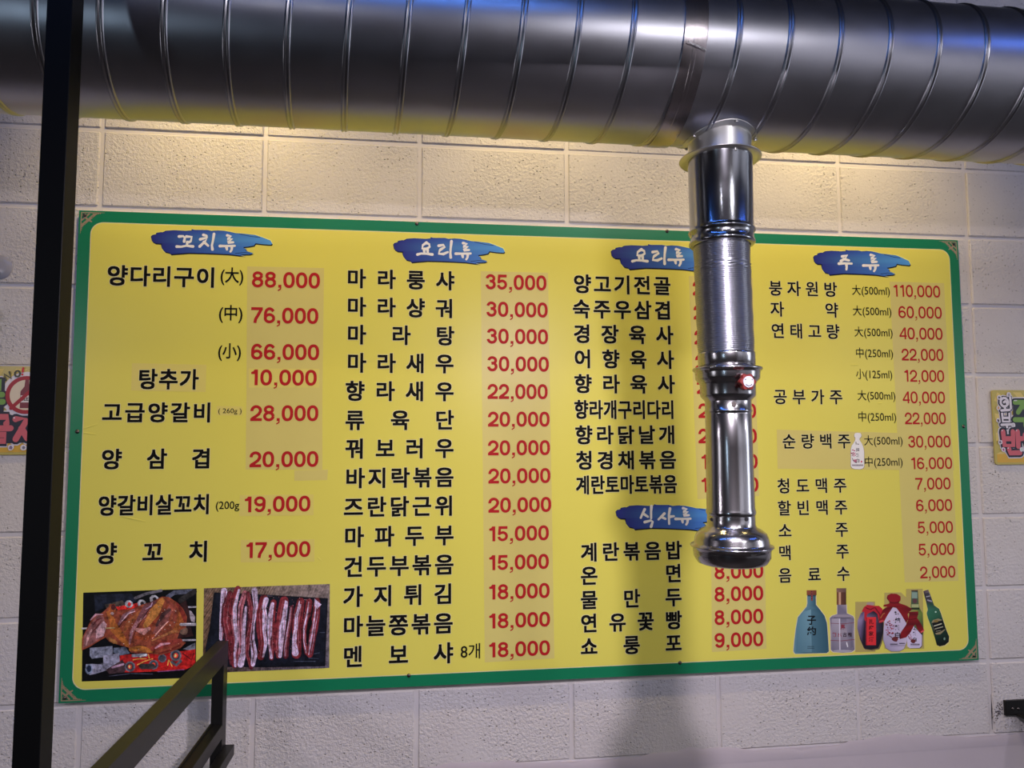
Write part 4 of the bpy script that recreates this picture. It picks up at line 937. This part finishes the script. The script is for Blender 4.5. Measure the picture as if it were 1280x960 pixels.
k.build('bottle_print', board, label='white bottles with dark red cloth caps before a green bottle')
k = Ink(pic(1095, 730, S2), YB - 0.0002, GB)
out = [(630, 95), (695, 75), (712, 110), (745, 200), (775, 285), (840, 330), (865, 390), (900, 500), (940, 620), (975, 700), (970, 770), (920, 815), (850, 832), (810, 815), (790, 740), (740, 580), (690, 450), (675, 390), (690, 340), (665, 230), (640, 140)]
k.poly([(p[0] * 1.0 + (8 if p[0] > 780 else -6), p[1] + (8 if p[1] > 600 else -4)) for p in out], (196, 186, 128))
k.poly(out, [(70, 50, 50), (90, 60, 60), (110, 104, 110), (70, 70, 74), (40, 66, 56), (40, 84, 62), (38, 80, 58), (20, 50, 34), (14, 34, 26), (12, 30, 22), (8, 16, 14), (8, 14, 12), (6, 12, 10), (10, 20, 16), (14, 36, 28), (24, 60, 44), (40, 96, 70), (44, 100, 74), (50, 100, 80), (30, 50, 44), (26, 22, 26)])
k.poly([(655, 130), (700, 110), (750, 230), (700, 255), (668, 220)], (54, 52, 58)); k.stroke([(672, 170), (715, 160)], 12, (150, 150, 156)); k.stroke([(690, 215), (740, 230)], 18, (140, 140, 150))
k.poly([(740, 510), (760, 480), (830, 460), (875, 475), (905, 560), (920, 610), (860, 670), (800, 675), (770, 620)], (130, 120, 90)); k.poly([(745, 520), (830, 495), (885, 485), (920, 600), (850, 640), (785, 655)], (12, 14, 14))
k.stroke([(775, 560), (870, 530)], 14, (176, 176, 150)); k.stroke([(785, 600), (890, 570)], 12, (150, 150, 128)); k.stroke([(800, 630), (860, 620)], 8, (130, 130, 108)); k.blob(800, 495, 32, 18, (120, 100, 50), 10)
k.blob(795, 372, 12, 12, (170, 200, 180), 8); k.blob(912, 730, 12, 20, (110, 140, 120), 8)
k.build('bottle_print', board, label='leaning dark green beer bottle')
# die-cut bottle sticker between name and sizes
k = Ink(pic(1050, 535, 16), YB - 0.0004, 1.7)
out = [(285, 130), (300, 105), (350, 95), (410, 105), (428, 140), (420, 180), (390, 205), (390, 240), (440, 320), (470, 400), (480, 480), (482, 770), (460, 805), (400, 825), (290, 820), (240, 800), (215, 760), (215, 420), (235, 350), (270, 300), (300, 250), (305, 200), (285, 170)]
k.poly([(p[0] + (6 if p[0] > 350 else -6), p[1] + 5) for p in out], (96, 80, 84)); k.poly(out, (206, 192, 204))
for i, ch in enumerate('純粮白'): txt_on(k, ch, 352, 435 + i * 108, 76, 70, (40, 30, 40), .02)
k.stroke([(318, 280), (320, 325)], 14, (40, 30, 36)); k.stroke([(345, 320), (372, 325)], 14, (60, 44, 50)); k.rect(412, 655, 444, 690, (170, 40, 70))
for _ in range(16): k.blob(random.uniform(225, 300), random.uniform(400, 600), random.uniform(8, 16), random.uniform(6, 13), random.choice([(150, 60, 90), (190, 130, 150), (110, 30, 50)]), 6, 0, .3)
k.stroke([(240, 600), (265, 650), (320, 690)], [8, 16, 22], (60, 26, 34)); k.blob(300, 655, 34, 30, (150, 90, 110), 9, 0, .2)
for i in range(14): k.rect(240 + i * 16, 728, 250 + i * 16, 760, (90, 76, 84))
k.build('bottle_sticker', board, label='white die-cut bottle sticker')
# creases in the vinyl near the left screws and under the fourth column
for x0, y0, x1, y1 in ((104, 536, 122, 530), (104, 541, 120, 543), (150, 645, 182, 652), (1063, 456, 1073, 456), (1097, 504, 1103, 504), (396, 696, 402, 701)):
    p = PL(x0, y0); q = PL(x1, y1); v = []
    for t in range(5):
        x = p[0] + (q[0] - p[0]) * t / 4; z = p[1] + (q[1] - p[1]) * t / 4; h = 0.0012 * math.sin(PI * t / 4)
        v += [(x, YB - 0.0001, z + 0.0022), (x, YB - 0.0001 - h, z), (x, YB - 0.0001, z - 0.0022)]
    fs = []
    for t in range(4):
        for kk in range(2): fs.append((t * 3 + kk, t * 3 + kk + 1, t * 3 + 3 + kk + 1, t * 3 + 3 + kk))
    link('vinyl_crease', pydata('vinyl_crease', v, fs), M_board, board, smooth=True)

# ================================================================== NO-OUTSIDE-DRINKS STICKER SIGNS
def notice(origin, label):
    """sign 0.33 x 0.215 m; local units: 1000 per 0.215 m, origin top left"""
    s = 0.000215
    W_ = 1537
    root = empty('notice_sign', (origin[0] + W_ * s / 2, 0, origin[1] - 0.215), label=label, cat='sign', group='drinks notice signs on the wall')
    fn = lambda x, y: (origin[0] + x * s, origin[1] - y * s)
    pl = rrect(origin[0], origin[1], origin[0] + W_ * s, origin[1] - 1000 * s, 0.008, -0.0075, 0.004, 'sign_panel')
    link('sign_panel', pl, mat('notice_panel', (0.50, 0.42, 0.10), 0.35), root)
    k = Ink(fn, -0.0077, 1.15)
    for i in range(0, 18):
        a = 2 * PI * i / 18 + 0.1; cx, cy = 768, 500
        def ray(a):
            c, q = math.cos(a), math.sin(a); t = min(740 / max(1e-6, abs(c)), 470 / max(1e-6, abs(q))); return (cx + c * t, cy + q * t)
        k.poly([(cx, cy), ray(a), ray(a + 0.15)], (205, 186, 110))
    k.poly([(28, 860), (768, 830), (1510, 850), (1510, 972), (28, 972)], (200, 160, 60))
    blk = (30, 34, 50); wh = (208, 204, 216); gr = (110, 152, 72); pk = (190, 92, 104)
    o1 = [[(170 + 56 * math.cos(0.5 - t * 0.55), 165 + 58 * math.sin(0.5 - t * 0.55)) for t in range(12)] + [(205, 170), (185, 150), (165, 165)], [(262, 100), (262, 250)], [(175, 240), (175, 262)], [(120, 276), (240, 268)]]
    o2 = [[(128, 320), (132, 425), (232, 425), (236, 320)], [(135, 375), (230, 375)], [(110, 468), (275, 462)], [(190, 468), (190, 500)]]
    g1 = [[(330, 165), (600, 165)], [(470, 170), (370, 300)], [(470, 235), (590, 305)], [(315, 400), (640, 400)], [(470, 400), (470, 480)],
          [(700, 180), (955, 180), (955, 250), (705, 250), (705, 325), (975, 325)], [(665, 405), (985, 405)], [(760, 405), (760, 480)], [(900, 405), (900, 480)]]
    pp = [[(130, 560), (140, 745), (270, 745), (275, 560)], [(145, 655), (265, 655)], [(345, 560), (345, 760)], [(350, 655), (400, 655)], [(205, 795), (215, 845), (365, 842)],
          [(500 + 55 * math.cos(t * 0.6), 630 + 55 * math.sin(t * 0.6)) for t in range(12)], [(640, 560), (640, 735)], [(490, 790), (495, 850), (640, 850), (640, 790)], [(500, 815), (635, 815)],
          [(800, 575), (1040, 575), (1035, 650)], [(760, 708), (1080, 702)], [(805, 775), (1030, 775), (1030, 845), (805, 845), (805, 775)],
          [(1130, 600), (1250, 600), (1140, 825)], [(1195, 705), (1262, 815)], [(1330, 570), (1330, 840)], [(1335, 690), (1350, 690)]]
    for grp, w_ in ((o1, 86), (o2, 86), (g1, 140), (pp, 150)):
        for st in grp: k.stroke(st, w_, wh)
    for x, y, q in ((1227, 327, 262),): k.blob(x, y, q, q, wh, 40)
    for grp, w_ in ((o1, 64), (o2, 64), (g1, 112), (pp, 122)):
        for st in grp: k.stroke(st, w_, blk)
    k.poly([(300, 120), (1000, 130), (1000, 520), (1100, 560), (1380, 560), (1380, 860), (480, 890), (380, 620), (290, 500)], blk)
    for st in g1: k.stroke(st, 66, gr)
    for st in pp: k.stroke(st, 68, pk)
    for st in o1 + o2: k.stroke(st, 34, wh)
    for st in g1[:1] + g1[5:6]: k.stroke([(st[0][0] - 12, st[0][1] - 22), (st[0][0] + 26, st[0][1] - 24)], 12, wh)
    for st in (pp[0], pp[2], pp[4], pp[12]): k.blob(st[0][0] - 16, st[0][1] - 14, 10, 9, wh, 7)
    # round no-bottle symbol
    cx, cy, R0 = 1227, 327, 215
    k.blob(cx, cy, R0, R0, (150, 26, 40), 40); k.blob(cx, cy, R0 - 44, R0 - 44, (206, 194, 176), 40)
    k.poly([(cx - 60, cy + 150), (cx - 60, cy - 40), (cx - 20, cy - 95), (cx - 14, cy - 175), (cx + 26, cy - 175), (cx + 32, cy - 95), (cx + 72, cy - 40), (cx + 72, cy + 150)], (112, 44, 56))
    k.rect(cx - 56, cy + 5, cx + 68, cy + 85, (206, 200, 204)); txt_on(k, 'BEER', cx + 6, cy + 46, 40, 108, (50, 30, 34), .03)
    k.stroke([(cx - 150, cy + 150), (cx + 150, cy - 150)], 40, (150, 26, 40))
    k.stroke([(cx - 216, cy - 162), (cx - 240, cy - 236), (cx - 162, cy - 186), (cx - 186, cy - 260)], 19, (52, 58, 44)); k.stroke([(cx - 100 + 28 * math.cos(t * .7), cy - 240 + 34 * math.sin(t * .7)) for t in range(10)], 20, (52, 58, 44))
    k.stroke([(cx - 42, cy - 305), (cx - 46, cy - 262)], 22, (190, 30, 44)); k.blob(cx - 48, cy - 232, 12, 12, (190, 30, 44), 8)
    # small doodles
    for (x, y, c) in ((98, 100, (96, 96, 110)), (240, 62, (150, 150, 160)), (78, 240, (196, 150, 110)), (66, 410, (60, 56, 66)), (75, 700, (110, 104, 116)), (118, 800, (160, 60, 120)), (283, 470, (190, 190, 196)), (1095, 920, (120, 108, 140)), (1230, 920, (110, 110, 130)), (390, 800, (180, 200, 190))):
        k.blob(x, y, 34, 32, wh, 9, 0, .15); k.blob(x, y, 17, 20, c, 7, 0, .35)
    k.build('sign_print', root)
    return root
pr = at(1239.5, 487.5, -0.0075)
notice((pr[0], pr[2]), 'yellow cartoon-lettered drinks notice on the wall right of the menu board')
pl_ = at(69, 515, -0.0075)
notice((pl_[0] - 0.33045, -0.606), 'yellow cartoon-lettered drinks notice on the wall left of the menu board, behind the black post')

# ================================================================== BLACK POST AT THE LEFT
y0 = -1.00
pa = at(17, 960, y0); pb = at(52, 960, y0); pt = at(56, 0, y0); pu = at(88, 0, y0)
xl = (pa[0] + pt[0]) / 2; xr = (pb[0] + pu[0]) / 2
# depth of the side face from where its far edge is seen
yb = y0
while at(64.5, 960, yb)[0] > xr and yb < 0: yb += 0.0005
yb = min(y0 + 0.05, yb)

# ================================================================== BLACK RAILING
ye = -0.10
e = at(285.6, 800.6, ye); xR = e[0]; zT = e[2]
e2 = at(271, 801, ye); xL = e2[0]; wd = xR - xL
rail = empty('railing', (xR - wd / 2, ye - 0.02, -2.75), label='black square-tube railing with a tall post at the left, in front of the menu board', cat='railing')
zTb = at(283, 825.5, ye)[2]
YN = yb + 0.0003
link('tall_post', box_mesh('tall_post', (xl, y0, -2.75), (xr, yb, 1.0), 0.0006), M_blackpost, rail, label='tall matt black post rising out of the frame')
link('top_rail', box_mesh('top_rail', (xL, YN, zTb), (xR, ye, zT), 0.0012), M_frame, rail)
link('post', box_mesh('post', (xL, ye - 0.034, -2.75), (xR - 0.0005, ye - 0.0002, zTb), 0.001), M_frame, rail)
zm = at(280, 905.6, ye - 0.034)[2]; zmb = at(281, 923.5, ye - 0.034)[2]
link('middle_rail', box_mesh('middle_rail', (xL + 0.0, YN, zmb), (xR, ye - 0.034, zm), 0.001), M_frame, rail)
# open groove along the middle rail
zg = zm + 0.0006
link('rail_lip', box_mesh('rail_lip', (xL, YN, zm), (xL + 0.004, ye - 0.034, zm + 0.004)), M_frame, rail)
q = at(293, 930, ye); zl = q[2]; zlb = at(293, 943.5, ye)[2]
link('lower_bracket', box_mesh('lower_bracket', (xR - 0.004, YN, zlb), (q[0], ye, zl), 0.001), M_frame, rail)

# ================================================================== RIGHT BRACKET
a = at(1256.5, 876, -0.010); b = at(1256.5, 895, -0.010)
br = empty('wall_bracket', (a[0] + 0.05, 0, b[2]), label='black metal bracket bolted to the wall at the lower right edge', cat='bracket')
link('bracket_arm', box_mesh('bracket_arm', (a[0], -0.012, b[2]), (a[0] + 0.34, -0.0025, a[2]), 0.001), M_frame, br)
# bent lower lip
v = []
p0 = Vector((a[0] + 0.035, -0.0125, b[2])); 
me = pydata('bracket_lip', [(a[0] + 0.03, -0.0125, b[2]), (a[0] + 0.34, -0.0125, b[2]), (a[0] + 0.34, -0.16, b[2] - 0.01), (a[0] + 0.055, -0.16, b[2] - 0.01),
                            (a[0] + 0.03, -0.0125, b[2] + 0.005), (a[0] + 0.34, -0.0125, b[2] + 0.005), (a[0] + 0.34, -0.16, b[2] - 0.005), (a[0] + 0.055, -0.16, b[2] - 0.005)],
            [(0, 1, 2, 3), (4, 7, 6, 5), (0, 4, 5, 1), (1, 5, 6, 2), (2, 6, 7, 3), (3, 7, 4, 0)])
link('bracket_lip', me, M_frame, br)
for px in (1266, 1273):
    p = at(px, 886, -0.0125); link('bolt', dome('bolt', (p[0], -0.0125, p[2]), 0.004, 0.002), M_screw, br)
# black scuff on the wall beside the bracket
k = Ink(lambda x, y: (at(x, y, -0.002)[0], at(x, y, -0.002)[2]), -0.0021, 1.0)
random.seed(11)
for _ in range(60):
    t = random.random(); x = 1241 + 12 * t + random.gauss(0, 1.4); y = 896 - 12 * t + random.gauss(0, 5)
    k.blob(x, y, random.uniform(0.25, 1.0), random.uniform(0.25, 1.1), (70, 64, 68), 6, 0, .3)
k.stroke([(1238.5, 868), (1239.5, 890), (1240, 912)], [0.4, 1.6, 0.4], (60, 56, 60))
k.build('wall_scuff', wall)

# ================================================================== CLEAR HOOK AND GREEN SPRIG, LEFT EDGE
hp = at(-1, 334, -0.002)
hook = empty('wall_hook', (hp[0], 0, hp[2]), label='round pale plastic stick-on hook on the wall at the left edge', cat='hook')
link('hook_plate', dome('hook_plate', (hp[0], -0.002, hp[2]), 0.030, 0.006, 24), M_clear, hook)
link('hook_arm', cyl_between('hook_arm', (hp[0], -0.006, hp[2] - 0.01), (hp[0], -0.022, hp[2] - 0.018), 0.004, 10), M_clear, hook)
sp = empty('plastic_sprig', (hp[0] - 0.01, -0.02, hp[2] - 0.02), label='green plastic leaf sprig hanging above the left drinks notice', cat='plant')
link('stem', cyl_between('stem', (hp[0] - 0.01, -0.02, hp[2] - 0.015), (hp[0] - 0.02, -0.025, hp[2] - 0.30), 0.002, 8), M_leaf, sp)
random.seed(5)
for i in range(22):
    z = hp[2] - 0.10 - 0.009 * i; L = random.uniform(0.018, 0.032); a = random.uniform(-2.9, -0.2)
    base = Vector((hp[0] - 0.016, -0.022, z)); dr = Vector((math.cos(a) * 0.8, -abs(math.sin(a)) * 0.35, -0.55)).normalized(); sd = dr.cross(Vector((0, -1, 0.2))).normalized()
    pts = [base, base + dr * L * 0.5 + sd * 0.006, base + dr * L, base + dr * L * 0.5 - sd * 0.006, base + dr * L * 0.5 + Vector((0, -0.003, 0))]
    link('leaf', pydata('leaf', [tuple(p) for p in pts], [(0, 1, 4), (1, 2, 4), (2, 3, 4), (3, 0, 4)]), M_leaf, sp)
